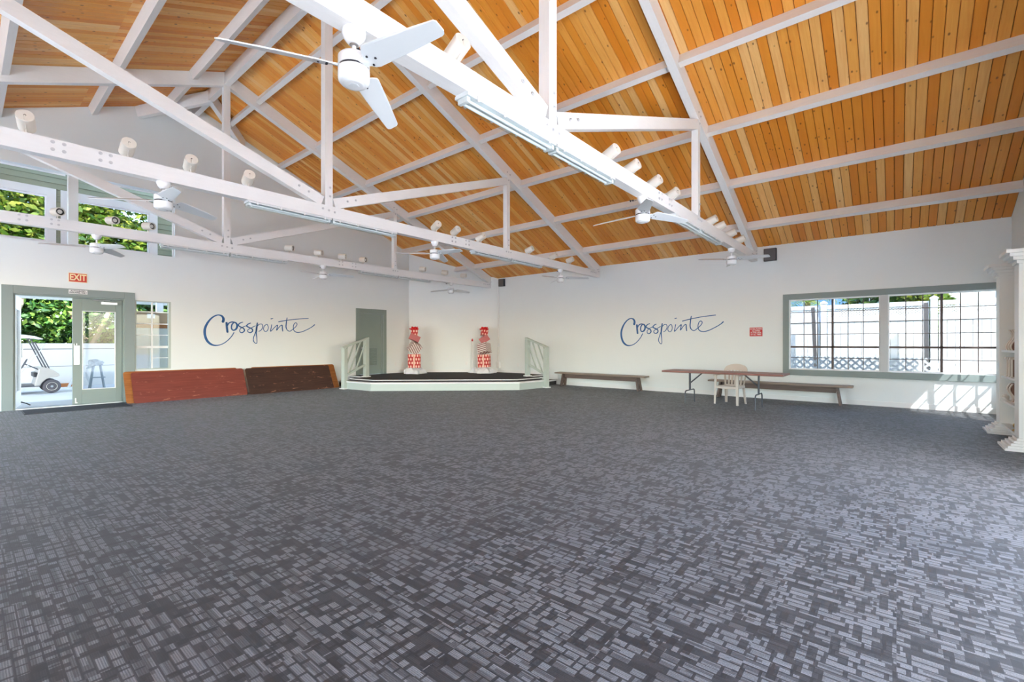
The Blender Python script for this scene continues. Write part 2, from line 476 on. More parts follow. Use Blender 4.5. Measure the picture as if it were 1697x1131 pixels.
M['bark'] = paint('tree_bark', srgb(132, 118, 92), .9, .25, 12, .4, 20)
M['leafA'] = leaf_material('leaf_bright', srgb(46, 84, 24), srgb(92, 124, 36), srgb(160, 164, 62))
M['leafB'] = leaf_material('leaf_mid', srgb(22, 54, 22), srgb(50, 90, 32), srgb(104, 130, 48))
M['palm'] = leaf_material('palm_leaf', srgb(90, 130, 50), srgb(140, 164, 70), srgb(206, 202, 110))
M['bluewall'] = paint('blue_house', srgb(96, 140, 188), .6)
M['roofgrey'] = paint('house_roof', srgb(120, 118, 118), .8)

# ------------------------------------------------------------------ the building shell
XK, XS = 3.8045, 12.638
XL = 2*XK - XS
ZA, ZE = 7.3735, 3.7268
SL = (ZA - ZE)/(XS - XK)
TH = math.atan(SL)
YG, YR = 13.638, -1.66
TY = (2.6385, 7.0053, 11.399)          # front faces of the three trusses
TT = 0.13                              # timber thickness
CZ0, CZ1 = 3.376, 3.566                # bottom chord
def roof(x): return ZA - SL*abs(x - XK)

# floor
tag(MB().box(XL, XS, YR, YG, -.12, 0).build('floor', M['carpet']), 'dark grey patterned commercial carpet', None, None, 'structure')

def wall_cells(mb, place, u0, u1, holes, top, cuts=(), zb=0.0):
    """wall in the (u, z) plane with rectangular holes (u0,u1,z0,z1); place(u, side, z) gives a world point"""
    us = sorted(set([u0, u1] + [c for c in cuts if u0 < c < u1] + [h[0] for h in holes] + [h[1] for h in holes]))
    us = [u for u in us if u0 <= u <= u1]
    for a, b in zip(us[:-1], us[1:]):
        mid = (a+b)/2
        hs = sorted([h for h in holes if h[0] <= mid <= h[1]], key=lambda h: h[2])
        z = zb
        segs = []
        for h in hs:
            if h[2] > z + 1e-4: segs.append((z, h[2]))
            z = h[3]
        segs.append((z, None))
        for z0, z1 in segs:
            ta, tb = (top(a), top(b)) if z1 is None else (z1, z1)
            mb.hexa([place(a,0,z0), place(b,0,z0), place(b,1,z0), place(a,1,z0)],
                    [place(a,0,ta), place(b,0,tb), place(b,1,tb), place(a,1,ta)])
    return mb

WT = 0.18
A2 = Vector((10.496, YG)); B2 = Vector((XS, 11.219))
up = 0.012
# far gable wall (door, script lettering, clerestory)
G_DOOR = (.692, 2.43, 0, 2.365); G_WIN = (2.624, 3.316, .73, 2.36); G_CL = (-1.35, 1.495, 3.475, 5.005); G_CR = (1.654, 3.399, 3.475, 5.005)
G_GREY = (8.466, 9.40, .30, 2.37)
mb = wall_cells(MB(), lambda u, s, z: (u, YG + s*WT, z), XL - .18, A2.x + .1, [G_DOOR, G_WIN, G_CL, G_CR, G_GREY], lambda u: roof(u) + up, [XK, XL])
tag(mb.build('wall_gable', M['wall']), None, None, None, 'structure')
# diagonal corner wall behind the stage
dd = (B2 - A2); LD = dd.length; dd.normalize(); dn = Vector((-dd.y, dd.x))
def diag(u, s, z): p = A2 + dd*u + dn*(s*WT); return (p.x, p.y, z)
mb = MB()
p0, p1, q0, q1 = A2, B2, A2 + dn*WT, B2 + dn*WT
mb.hexa([(p0.x,p0.y,0),(p1.x,p1.y,0),(q1.x,q1.y,0),(q0.x,q0.y,0)],
        [(p.x, p.y, roof(p.x)+up) for p in (p0, p1, q1, q0)])
tag(mb.build('wall_diagonal', M['wall']), None, None, None, 'structure')
# long side wall with the big window
S_WIN = (-1.50, 1.961, .737, 2.385)
mb = wall_cells(MB(), lambda u, s, z: (XS + s*WT, u, z), YR - .18, B2.y + .12, [S_WIN], lambda u: ZE + up)
tag(mb.build('wall_side', M['wall']), None, None, None, 'structure')
# rear wall behind the camera, with its window, plus unseen openings added for daylight
R_WIN = (11.05, 12.46, .40, 2.285)
R_OPEN = [(-4.7, -2.1, .0, 2.2), (-1.9, .0, .0, 2.2), (1.0, 3.3, .0, 2.8), (3.5, 6.6, .0, 2.8)]
mb = wall_cells(MB(), lambda u, s, z: (u, YR - s*WT, z), XL - .18, XS + .18, [R_WIN] + R_OPEN, lambda u: roof(u) + up, [XK, XL, XS])
tag(mb.build('wall_rear', M['wall']), None, None, None, 'structure')
# left wall, outside the frame, with unseen openings added to let daylight in
L_OPEN = [(-1.0, 1.2, .8, 2.4), (6.0, 9.2, .3, 3.1), (9.4, 12.9, .3, 3.1)]
mb = wall_cells(MB(), lambda u, s, z: (XL - s*WT, u, z), YR - .18, YG + .18, L_OPEN, lambda u: ZE + up)
tag(mb.build('wall_left', M['wall']), None, None, None, 'structure')

def portal(loc, rot, sx, sy):
    l = bpy.data.lights.new('daylight_portal', 'AREA'); l.shape = 'RECTANGLE'; l.size = sx; l.size_y = sy
    l.cycles.is_portal = True
    o = bpy.data.objects.new('daylight_portal', l); COL.objects.link(o); o.location = loc; o.rotation_euler = rot
portal((XL-.09, 9.45, 1.7), (0, -math.pi/2, 0), 2.8, 6.9)
portal((XL-.09, .1, 1.6), (0, -math.pi/2, 0), 1.6, 2.2)
portal((-2.35, YR-.09, 1.1), (math.pi/2, 0, 0), 4.7, 2.2)
portal((3.8, YR-.09, 1.4), (math.pi/2, 0, 0), 5.6, 2.8)
portal((XS+.15, .23, 1.56), (0, math.pi/2, 0), 1.65, 3.46)

# roof deck with boards, purlins and ridge
oh = .85
mb = MB()
for sgn in (1, -1):
    xe = XK + sgn*(XS - XK + oh); ze = roof(xe)
    y0, y1 = YR - oh, YG + 1.2
    b = [(XK, y0, ZA+.02), (xe, y0, ze+.02), (xe, y1, ze+.02), (XK, y1, ZA+.02)]
    if sgn < 0: b = b[::-1]
    mb.hexa(b, [(x, y, z+.12) for x, y, z in b])
ceiling = tag(mb.build('ceiling', M['deck']), 'stained pine board ceiling with white purlins', None, None, 'structure')
PW = .13
LP = (XS - XK + .1)/math.cos(TH)
pm = MB().prism([(-.0625,.010),(-.0565,0),(.0565,0),(.0625,.010),(.0625,.018),(-.0625,.018)], 'x', 0.0, LP).mesh('plank', M['plank'])
n = int(math.ceil((YG - YR)/PW))
for k in range(n):
    y = YR + PW*(k + .5)
    inst('plank', pm, ceiling, (XK, y, ZA), (0, TH, 0))
    inst('plank', pm, ceiling, (XK, y, ZA), (0, TH, math.pi))
bays = [(YR, TY[0]), (TY[0]+TT, TY[1]), (TY[1]+TT, TY[2]), (TY[2]+TT, YG)]
RO = (.70, 2.12, 3.55, 5.0, 6.43, 7.87); LO = (.67, 1.95, 3.38, 4.80, 6.25, 7.70)
for (a, b) in bays:
    me = MB().box(-.05, .05, 0, b-a, -.17, 0).mesh('purlin', M['purlin'])
    rd = MB().box(-.055, .055, 0, b-a, -.30, -.02).mesh('ridge_beam', M['purlin'])
    inst('ridge_beam', rd, ceiling, (XK, a, ZA))
    for o in RO: inst('purlin', me, ceiling, (XK+o, a, roof(XK+o)), (0, TH, 0))
    for o in LO: inst('purlin', me, ceiling, (XK-o, a, roof(XK-o)), (0, -TH, 0))
for s in (-1, 1):
    xw = XK + s*1.13
    MB().beam((XK, 12.46, ZA-.20), (xw, YG+.0, roof(xw)-.145), .11, .27).build('hip_brace', M['beam'], ceiling)

# ------------------------------------------------------------------ roof trusses
def rafter(s):
    xe = XK + s*(XS - XK - .005)
    b = [(XK, 0, roof(XK)-.30), (xe, 0, roof(xe)-.28), (xe, TT, roof(xe)-.28), (XK, TT, roof(XK)-.30)]
    t = [(XK, 0, roof(XK)-.004), (xe, 0, roof(xe)-.004), (xe, TT, roof(xe)-.004), (XK, TT, roof(XK)-.004)]
    if s < 0: b, t = b[::-1], t[::-1]
    return MB().hexa(b, t).mesh('rafter', M['beam'])
XQ = 8.275
tm = {}
tm['chord'] = MB().box(XL+.01, XS-.005, 0, TT, CZ0, CZ1).mesh('bottom_chord', M['beam'])
tm['raf'] = [rafter(1), rafter(-1)]
tm['king'] = MB().box(XK-.065, XK+.065, .001, TT-.001, CZ1, ZA-.31).mesh('king_post', M['post'])
tm['post'] = [MB().box(x-.055, x+.055, .008, TT-.008, CZ1, roof(x)-.275).mesh('web_post', M['post']) for x in (XQ, 2*XK-XQ)]
tm['strut'] = [MB().beam((XK+s*.10, TT/2, CZ1+.055), (XK+s*(XQ-XK-.05), TT/2, roof(XQ)-.36), .11, .165).mesh('strut', M['beam']) for s in (1, -1)]
bolt_me = MB().lathe([(.019, 0), (.019, .006), (.011, .007), (.011, .017)], 8).mesh('bolt', M['bolt'])
bolts = []
for x in (.69, 1.08, 6.53, 6.92):
    for dx in (-.045, .045):
        for dz in (-.04, .04): bolts.append((x+dx, (CZ0+CZ1)/2+.02+dz))
bolts += [(XK-.10, 3.50), (XK, 3.49), (XK+.10, 3.48), (XK+.02, 3.72), (XK+.02, 3.86)]
for s in (1, -1): bolts += [(XK+s*.33, 3.71), (XK+s*.48, 3.765)]
for x in (XQ, 2*XK-XQ):
    bolts += [(x-.08, 3.50), (x, 3.50), (x+.08, 3.50), (x, 3.66), (x, 3.78), (x-.05, roof(x)-.16), (x+.05, roof(x)-.20), (x, roof(x)-.34)]
for s in (1, -1):
    xe = XK + s*(XS-XK)
    for k in range(4): bolts.append((xe - s*(.28 + .09*k), 3.49))
    bolts += [(xe - s*.10, 3.55), (xe - s*.10, 3.62), (xe - s*.17, 3.60)]
TNAME = ('nearest', 'middle', 'farthest')
trusses = []
for k, y in enumerate(TY):
    t = thing('roof_truss', 'white painted timber roof truss, %s of the three from the camera' % TNAME[k], 'roof truss', (0, y, 0), 0, 'white timber roof trusses')
    inst('bottom_chord', tm['chord'], t)
    for me in tm['raf']: inst('rafter', me, t)
    inst('king_post', tm['king'], t)
    for me in tm['post']: inst('web_post', me, t)
    for me in tm['strut']: inst('strut', me, t)
    for bx, bz in bolts:
        if bx > -1.2: inst('bolt', bolt_me, t, (bx, 0, bz), (math.pi/2, 0, 0))
    trusses.append(t)

# ------------------------------------------------------------------ trims and baseboards
def base_x(name, x0, x1, y, z=0.0, h=.11): tag(MB().box(x0, x1, y-.016, y, z, z+h).build(name, M['trim'], None, False, .003), None, None, None, 'structure')
base_x('baseboard_gable', 3.4, 7.3, YG)
tag(MB().box(XS-.016, XS, YR+.02, 8.1, 0, .11).build('baseboard_side', M['trim'], None, False, .003), None, None, None, 'structure')
mb = MB(); mb.box(9.52, A2.x+.005, YG-.016, YG, .30, .40)
tag(mb.build('baseboard_stage', M['trim']), None, None, None, 'structure')
mb = MB(); a, b = diag(0, -.09, .30), diag(LD, -.09, .40)
p = [diag(0,0,.3), diag(LD,0,.3), diag(LD,-.09,.3), diag(0,-.09,.3)]
mb.hexa(p[::-1], [(x, y, .40) for x, y, z in p][::-1])
tag(mb.build('baseboard_diagonal', M['trim']), None, None, None, 'structure')
tag(MB().box(XS-.016, XS, 9.05, B2.y, .30, .40).build('baseboard_stage_side', M['trim']), None, None, None, 'structure')

# ------------------------------------------------------------------ big window in the side wall
win1 = thing('window_1', 'wide two-light window with brown muntins in the long side wall', None, (XS, 0, 0)); win1['kind'] = 'structure'
F = MB
def wbox(name, mat, x0, x1, y0, y1, z0, z1, par, bev=0.0): return MB().box(x0, x1, y0, y1, z0, z1).build(name, mat, par, False, bev)
wbox('casing', M['grey'], -.025, .0, 1.961, 2.085, .60, 2.515, win1, .004)
wbox('casing', M['grey'], -.025, .0, -1.62, -1.50, .60, 2.515, win1, .004)
wbox('casing', M['grey'], -.025, .0, -1.50, 1.961, 2.385, 2.515, win1, .004)
wbox('sill', M['grey'], -.045, .0, -1.50, 1.961, .60, .737, win1, .004)
wbox('mullion', M['mullion'], -.01, .12, .138, .268, .737, 2.385, win1, .003)
for (a, b) in ((.268, 1.961), (-1.50, .138)):
    fr = MB(); t = .022
    fr.box(.05, .12, a, a+t, .737, 2.385); fr.box(.05, .12, b-t, b, .737, 2.385)
    fr.box(.05, .12, a+t, b-t, .737, .765); fr.box(.05, .12, a+t, b-t, 2.357, 2.385)
    fr.build('sash_frame', M['vinyl'], win1)
    m0 = (a+b)/2 + (.0 if a > 0 else -.02)
    z = (.765, 1.013, 1.266, 1.56, 1.828, 2.08, 2.357)
    wbox('sash_stile', M['muntin'], .07, .10, m0-.02, m0+.02, .765, 2.357, win1)
    wbox('meeting_rail', M['muntin'], .07, .10, a+t, b-t, 1.246, 1.288, win1)
    for (c, d) in ((a+t, m0-.02), (m0+.02, b-t)):
        for i in (1, 2):
            y = c + (d-c)*i/3
            wbox('muntin', M['muntin'], .078, .092, y-.007, y+.007, .765, 2.357, win1)
    for zz in (1.013, 1.56, 1.828, 2.08):
        wbox('muntin', M['muntin'], .079, .091, a+t, b-t, zz-.007, zz+.007, win1)
    for (c, d) in ((a+t, m0-.02), (m0+.02, b-t)):
        for i in range(3):
            y0 = c + (d-c)*i/3; y1 = c + (d-c)*(i+1)/3
            for j in range(6):
                wbox('pane', M['glass_tint'], .0835, .0865, y0, y1, z[j], z[j+1], win1)

# rear window, beside the camera's right: lets the sun in on the side wall
win2 = thing('window_2', 'gridded window in the rear wall', None, (0, YR, 0)); win2['kind'] = 'structure'
a, b, z0, z1 = R_WIN
fr = MB(); fr.box(a-.12, a, 0, .025, z0-.1, z1+.1); fr.box(b, b+.12, 0, .025, z0-.1, z1+.1); fr.box(a, b, 0, .025, z1, z1+.1); fr.box(a, b, 0, .035, z0-.1, z0)
fr.build('casing', M['grey'], win2)
m0 = (a+b)/2
wbox('sash_stile', M['muntin'], m0-.03, m0+.03, -.10, -.07, z0, z1, win2)
for i in (1, 2):
    for (c, d) in ((a, m0-.03), (m0+.03, b)):
        x = c+(d-c)*i/3; wbox('muntin', M['muntin'], x-.013, x+.013, -.092, -.078, z0, z1, win2)
for j in range(1, 6):
    zz = z0+(z1-z0)*j/6; h = .034 if j == 2 else .012
    wbox('muntin', M['muntin'], a, b, -.091, -.079, zz-h, zz+h, win2)
wbox('pane', M['glass_soft'], a, b, -.087, -.083, z0, z1, win2)

# ------------------------------------------------------------------ double door in the gable wall
door1 = thing('door_1', 'grey glazed double door, left leaf swung open to the yard', None, (0, YG, 0)); door1['kind'] = 'structure'
fr = MB()
fr.box(.53, .692, -.03, 0, 0, 2.525); fr.box(2.43, 2.614, -.03, 0, 0, 2.525); fr.box(.692, 2.43, -.03, 0, 2.365, 2.525)
fr.build('door_casing', M['grey'], door1, False, .004)
fr = MB(); fr.box(.692, .722, 0, WT, 0, 2.365); fr.box(2.40, 2.43, 0, WT, 0, 2.365); fr.box(.722, 2.40, 0, WT, 2.335, 2.365)
fr.build('door_jamb', M['greydk'], door1)
def leaf(par, w, gx0, gx1, mat, x0, y0, rot):
    L = bpy.data.objects.new('door_leaf', None); COL.objects.link(L); L.parent = par; L.location = (x0, y0, 0); L.rotation_euler = (0, 0, rot)
    m = MB(); m.box(0, gx0, 0, .045, .02, 2.33); m.box(gx1, w, 0, .045, .02, 2.33); m.box(gx0, gx1, 0, .045, .02, .335); m.box(gx0, gx1, 0, .045, 2.065, 2.33)
    m.build('leaf_frame', mat, L, False, .004)
    m = MB(); e = .014
    m.box(gx0, gx0+e, -.006, .05, .335, 2.065); m.box(gx1-e, gx1, -.006, .05, .335, 2.065); m.box(gx0+e, gx1-e, -.006, .05, .335, .335+e); m.box(gx0+e, gx1-e, -.006, .05, 2.065-e, 2.065)
    m.build('glazing_bead', M['trim'], L)
    MB().box(gx0+e, gx1-e, .019, .025, .335+e, 2.065-e).build('pane', M['glass'], L)
    return L
R = leaf(door1, .83, .155, .72, M['greydk'], 1.565, .05, 0)
m = MB().box(.02, .118, -.006, 0, .89, 1.30); m.build('push_plate', M['metal'], R, False, .002)
m = MB(); m.box(.02, .03, -.01, 0, 1.31, 1.34); m.box(.06, .075, -.012, 0, 1.31, 1.345); m.box(.04, .06, -.012, 0, .045, .16); m.box(.06, .08, -.02, 0, .045, .07); m.build('latch', M['metal'], R)
m = MB(); m.box(.46, .74, -.05, 0, 2.225, 2.275); m.beam((.50, -.03, 2.285), (.30, -.10, 2.305), .02, .012); m.beam((.30, -.10, 2.305), (.62, -.01, 2.315), .02, .012); m.build('door_closer', M['metal'], R)
Lf = leaf(door1, .83, .14, .69, M['trim'], .725, .11, math.radians(81))
m = MB(); m.cyl((.70, -.03, 1.05), (.70, -.03, 1.35), .012); m.build('door_handle', M['metal'], Lf)
m = MB(); m.tube([(.60, -.02, .10), (.62, -.10, .06), (.60, -.16, .02)], .012); m.build('door_stop', M['dark'], Lf)
wbox('threshold', M['metal'], .722, 2.40, -.01, WT, 0, .015, door1)

# small window beside the door
win3 = thing('window_3', 'narrow six-over-four pane window beside the double door', None, (0, YG, 0)); win3['kind'] = 'structure'
a, b, z0, z1 = G_WIN
fr = MB(); t = .025
fr.box(a, a+t, 0, .12, z0, z1); fr.box(b-.045, b, 0, .12, z0, z1); fr.box(a+t, b-.045, 0, .12, z0, z0+t); fr.box(a+t, b-.045, 0, .12, z1-t, z1)
fr.build('window_frame', M['sage'], win3)
xm = 2.955
wbox('muntin', M['trim'], xm-.016, xm+.016, .06, .085, z0+t, z1-t, win3)
for zz, h in ((2.10, .012), (1.818, .014), (1.549, .010), (1.262, .028), (1.0, .010)):
    if zz == 1.0: wbox('muntin', M['trim'], xm+.016, b-.045, .061, .084, zz-h, zz+h, win3)
    else: wbox('muntin', M['trim'], a+t, b-.045, .061, .084, zz-h, zz+h, win3)
zz = (z0+t, 1.262, 1.549, 1.818, 2.10, z1-t)
for (c, d) in ((a+t, xm), (xm, b-.045)):
    for j in range(5): wbox('pane', M['glass'], c, d, .071, .074, zz[j], zz[j+1], win3)

# clerestory openings with the sided outer wall and its windows beyond
YO = 14.32
O_L = (-1.6, 1.228, 3.59, 4.60); O_R = (1.567, 3.033, 3.59, 4.60)
wo = wall_cells(MB(), lambda u, s, z: (u, YO + s*.10, z), -2.2, 4.4, [O_L, O_R], lambda u: 5.55, (), 3.36)
wo = tag(wo.build('wall_outer', M['siding']), None, None, None, 'structure')
def board(x0, x1, z0, z1):
    MB().hexa([(x0, YO-.022, z0), (x1, YO-.022, z0), (x1, YO-.001, z0), (x0, YO-.001, z0)],
              [(x0, YO-.006, z1), (x1, YO-.006, z1), (x1, YO-.001, z1), (x0, YO-.001, z1)]).build('siding_board', M['siding'], wo)
zb = 4.76
while zb < 5.5:
    board(-2.2, 4.4, zb, zb+.128); zb += .13
zb = 3.46
while zb < 4.75:
    board(1.37, 1.443, zb, zb+.128); board(3.195, 4.4, zb, zb+.128); zb += .13
for k, (a, b, z0, z1) in enumerate((O_L, O_R)):
    w = thing('window_%d' % (4+k), 'white trimmed clerestory window beyond the %s gable opening' % ('left', 'right')[k], None, (0, YO, 0)); w['kind'] = 'structure'
    m = MB(); ta = .124 if k else .14; tb = .162 if k else .142
    m.box(a-ta, a, -.04, 0, z0-.1, 4.765); m.box(b, b+tb, -.04, 0, z0-.1, 4.765); m.box(a, b, -.04, 0, z1, 4.765); m.box(a, b, -.04, 0, z0-.1, z0)
    m.build('casing', M['white'], w)
    m = MB(); m.box(a, a+.03, 0, .06, z0, z1); m.box(b-.03, b, 0, .06, z0, z1); m.box(a+.03, b-.03, 0, .06, z0, z0+.03); m.box(a+.03, b-.03, 0, .06, z1-.03, z1)
    m.build('window_frame', M['vinyl'], w)
    MB().box(a+.03, b-.03, .03, .034, z0+.03, z1-.03).build('pane', M['glass_soft'], w)
tag(MB().box(-2.2, 4.4, YG+WT, YO+.1, 3.30, 3.40).build('trim_1', M['white']), 'white ledge behind the clerestory openings', None, None, 'structure')
m = MB(); m.box(-1.35, 1.47, YG+WT, YG+WT+.03, 4.975, 5.03); m.box(1.68, 3.42, YG+WT, YG+WT+.03, 4.975, 5.03); m.box(3.37, 3.40, YG+.1, YG+.14, 3.475, 5.005)
tag(m.build('trim_2', M['vinyl']), 'white edging of the clerestory openings', None, None, 'structure')

# grey service door by the stage
door2 = thing('door_2', 'plain grey service door with a louvre vent beside the stage', None, (0, YG, 0)); door2['kind'] = 'structure'
fr = MB(); fr.box(8.336, 8.466, -.025, 0, .30, 2.51); fr.box(9.40, 9.511, -.025, 0, .30, 2.51); fr.box(8.466, 9.40, -.025, 0, 2.37, 2.51)
fr.build('door_casing', M['greydk'], door2, False, .004)
fr = MB(); fr.box(8.466, 8.50, 0, .10, .30, 2.37); fr.box(9.33, 9.40, 0, .10, .30, 2.37); fr.box(8.50, 9.33, 0, .10, 2.34, 2.37); fr.build('door_jamb', M['grey'], door2)
lf = MB().box(8.50, 9.33, .04, .085, .305, 2.34).build('door_leaf', M['greydk'], door2, False, .003)
m = MB(); m.box(8.79, 8.815, .025, .04, .575, 1.20); m.box(9.155, 9.18, .025, .04, .575, 1.20); m.box(8.815, 9.155, .025, .04, .575, .60); m.box(8.815, 9.155, .025, .04, 1.175, 1.20); m.build('vent_frame', M['grey'], lf)
sl = MB().box(-.17, .17, -.012, .012, -.004, .004).mesh('louvre_slat', M['grey'])
for i in range(14): inst('louvre_slat', sl, lf, (8.985, .03, .62+i*.042), (math.radians(40), 0, 0))
m = MB(); m.cyl((8.57, .04, 1.20), (8.57, -.02, 1.20), .03); m.beam((8.57, -.02, 1.20), (8.69, -.02, 1.20), .02, .02); m.build('door_handle', M['metal'], lf)

# ------------------------------------------------------------------ ceiling fans
def make_fan():
    t = thing('ceiling_fan', 'x', 'ceiling fan', (0, 0, 0), 0, 'three-blade ceiling fans under the trusses')
    MB().lathe([(.030, -.088), (.042, -.080), (.060, -.058), (.072, -.030), (.075, -.008), (.073, 0)], 24).build('canopy', M['fan'], t, True)
    c = MB().cyl((0, 0, -.165), (0, 0, -.08), .014, n=12).build('downrod', M['fan'], t, True)
    MB().lathe([(.020, -.098), (.028, -.094), (.028, -.086), (.020, -.082)], 16).build('collar', M['metal'], t, True)
    MB().lathe([(.096, -.235), (.099, -.230), (.099, -.178), (.088, -.164), (.03, -.160)], 32).build('motor_housing', M['fan'], t, True)
    MB().lathe([(.090, -.248), (.090, -.232)], 32).build('vent_band', M['dark'], t, True)
    h = MB().lathe([(.055, -.348), (.082, -.344), (.096, -.330), (.099, -.310), (.099, -.252), (.092, -.247)], 32).build('switch_housing', M['fan'], t, True)
    MB().lathe([(.052, -.3515), (.060, -.3515), (.066, -.348), (.066, -.340)], 32).build('trim_ring', M['fan'], h, True)
    m = MB().lathe([(.030, -.3545), (.034, -.3520), (.034, -.347)], 6); m.build('centre_cap', M['blade'], h, False)
    # blade outline: narrow root, wide, squared tip (length along x)
    out = [(.10,-.022),(.13,-.030),(.155,-.070),(.175,-.092),(.20,-.096),(.45,-.072),(.70,-.045),(.745,-.040),(.76,-.028),(.765,.030),(.755,.046),(.735,.052),(.45,.062),(.20,.060),(.165,.050),(.14,.032),(.10,.022)]
    nn = len(out)
    def pt(x, y, dz):
        tw = math.radians(-22)
        lift = .0 - .02*((x-.1)/.66)**2
        return (x, y*math.cos(tw), -.243 + lift + y*math.sin(tw) + dz)
    vs = [pt(x, y, .004) for x, y in out] + [pt(x, y, -.004) for x, y in out]
    fs = [tuple(range(nn)), tuple(range(nn, 2*nn))[::-1]] + [(i, nn+i, nn+(i+1) % nn, (i+1) % nn) for i in range(nn)]
    bme = MB().add(vs, fs).mesh('blade', M['blade'])
    ime = MB().add([(.07,-.03,-.237),(.19,-.045,-.222),(.20,.03,-.258),(.07,.03,-.249),(.07,-.03,-.232),(.19,-.045,-.217),(.20,.03,-.253),(.07,.03,-.244)], [(0,3,2,1),(4,5,6,7),(0,1,5,4),(1,2,6,5),(2,3,7,6),(3,0,4,7)]).mesh('blade_iron', M['fan'])
    sme = MB().lathe([(.008, -.006), (.008, 0)], 8).mesh('screw', M['dark'])
    for k in range(3):
        b = inst('blade', bme, t, (0, 0, 0), (0, 0, math.radians(120*k)))
        inst('blade_iron', ime, b)
        for sx, sy in ((.165, -.03), (.165, .03), (.215, 0)):
            p = pt(sx, sy, -.003); inst('screw', sme, b, p)
    m = MB(); m.tube([(.06, .02, -.02), (.10, .03, -.035), (.14, .03, -.02), (.19, .035, -.012)], .003, 6)
    for xx in (.13, .165): m.lathe([(.010, -.036), (.012, -.026), (.006, -.012)], 8, Matrix.Translation((xx, .03, 0)))
    m.build('wire', M['dark'], t)
    return t
FX = (1.64, 6.07, 10.55)
FA = ((35, 90, 19), (26, 30, 55), (50, 80, 110))
FPOS = ('left', 'centre', 'right')
FWHERE = (('large white ceiling fan hanging closest to the camera, under the nearest truss', 'white ceiling fan at mid-span under the nearest truss', 'white ceiling fan at the side-wall end of the nearest truss'),
          ('white ceiling fan in front of the clerestory, under the middle truss', 'white ceiling fan at mid-span under the middle truss', 'white ceiling fan at the side-wall end of the middle truss'),
          ('white ceiling fan low above the exit door, under the farthest truss', 'white ceiling fan at mid-span under the farthest truss, above the script lettering', 'white ceiling fan over the stage, under the farthest truss'))
fan0 = make_fan()
for i in range(3):
    for j in range(3):
        f = fan0 if (i, j) == (0, 0) else copy_tree(fan0)
        f.location = (FX[j], TY[i]+TT/2, CZ0)
        f.rotation_euler = (0, 0, math.radians(FA[i][j]))
        f['label'] = FWHERE[i][j]

# ------------------------------------------------------------------ fluorescent battens under the chords
def make_batten():
    t = thing('fluorescent_light', 'x', 'light fixture', (0, 0, 0), 0, 'twin-tube fluorescent battens under the trusses')
    L = 1.25
    m = MB().prism([(-.075, -.012), (-.075, -.034), (.075, -.034), (.075, -.012), (.06, 0), (-.06, 0)], 'x', 0, L); m.build('tray', M['tray'], t)
    for s in (-1, 1):
        b = MB().cyl((.045, s*.032, -.058), (L-.045, s*.032, -.058), .014, n=12).build('tube', M['tube'], t, True)
    for x0, x1 in ((.012, .05), (L-.05, L-.012)):
        MB().box(x0, x1, -.055, .055, -.076, -.034).build('lamp_holder', M['white'], t, False, .004)
    prof = [(-.072, -.034), (-.070, -.062), (-.048, -.088), (.048, -.088), (.070, -.062), (.072, -.034)]
    vs = []; fs = []
    for x in (.004, L-.004):
        vs += [(x, y, z) for y, z in prof]
    k = len(prof)
    fs = [(i, i+1, k+i+1, k+i) for i in range(k-1)] + [tuple(range(k)), tuple(range(k, 2*k))]
    MB().add(vs, fs).build('clear_cover', M['diff'], t)
    cme = MB().box(-.012, .012, -.006, .003, -.05, -.008).mesh('clip', M['white'])
    for x in (.12, .45, .80, 1.13):
        inst('clip', cme, t, (x, -.077, 0)); inst('clip', cme, t, (x, .080, 0))
    return t
BX = (2.60, 3.87, 7.12, 8.39)
BW = (('by the large fan', 'just right of centre', 'past the mid-span fan', 'toward the side wall'))
bat0 = make_batten()
for i in range(3):
    for j, x in enumerate(BX):
        b = bat0 if (i, j) == (0, 0) else copy_tree(bat0)
        b.location = (x, TY[i]+TT/2, CZ0)
        b['label'] = 'twin-tube fluorescent batten under the %s truss, %s from the left' % (TNAME[i], ('first', 'second', 'third', 'fourth')[j])

# ------------------------------------------------------------------ can spotlights standing on the chords
def make_spot(tilt, up_):
    t = thing('spotlight', 'x', 'spotlight', (0, 0, 0), 0, 'white can spotlights on top of the truss chords')
    m = MB().lathe([(.030, 0), (.030, .006), (.010, .008), (.010, .05)], 16); m.build('stem', M['can'], t, True)
    # can axis along local +y (beam direction), tilted down
    Mx = Matrix.Translation((0, 0, up_)) @ Matrix.Rotation(math.radians(-tilt), 4, 'X') @ Matrix.Rotation(math.radians(-90), 4, 'X')
    R0 = .073
    m = MB(); n = 24
    prof = [(R0-.004, -.095), (R0, -.091), (R0, .105), (R0-.012, .105), (R0-.012, .07)]
    vs = []; fs = []
    for r, z in prof:
        for i in range(n): vs.append((r*math.cos(2*math.pi*i/n), r*math.sin(2*math.pi*i/n), z))
    for j in range(len(prof)-1):
        for i in range(n): fs.append((j*n+i, j*n+(i+1) % n, (j+1)*n+(i+1) % n, (j+1)*n+i))
    fs.append(tuple(range(n))[::-1])
    m.add(vs, fs, Mx); m.build('can', M['can'], t, True)
    m = MB().lathe([(R0-.013, .066), (R0-.013, .074)], n, Mx); m.build('baffle', M['black'], t)
    m = MB().lathe([(.034, .074), (.036, .082), (.026, .088), (.01, .090)], 20, Mx); m.build('bulb', M['lens'], t, True)
    bk = Mx @ Vector((0, 0, -.099))
    m = MB(); m.tube([(0, -.02, .05), (0, bk.y-.012, bk.z-.05), bk + Vector((0, -.008, -.03)), bk], .007, 6); m.build('bracket', M['can'], t)
    m = MB().lathe([(.010, -.1005), (.010, -.094)], 10, Mx); m.build('knob', M['dark'], t)
    m = MB().beam((0, 0, .045), (0, 0, up_-.055), .02, .014, (1, 0, 0)); m.build('knuckle', M['can'], t)
    return t
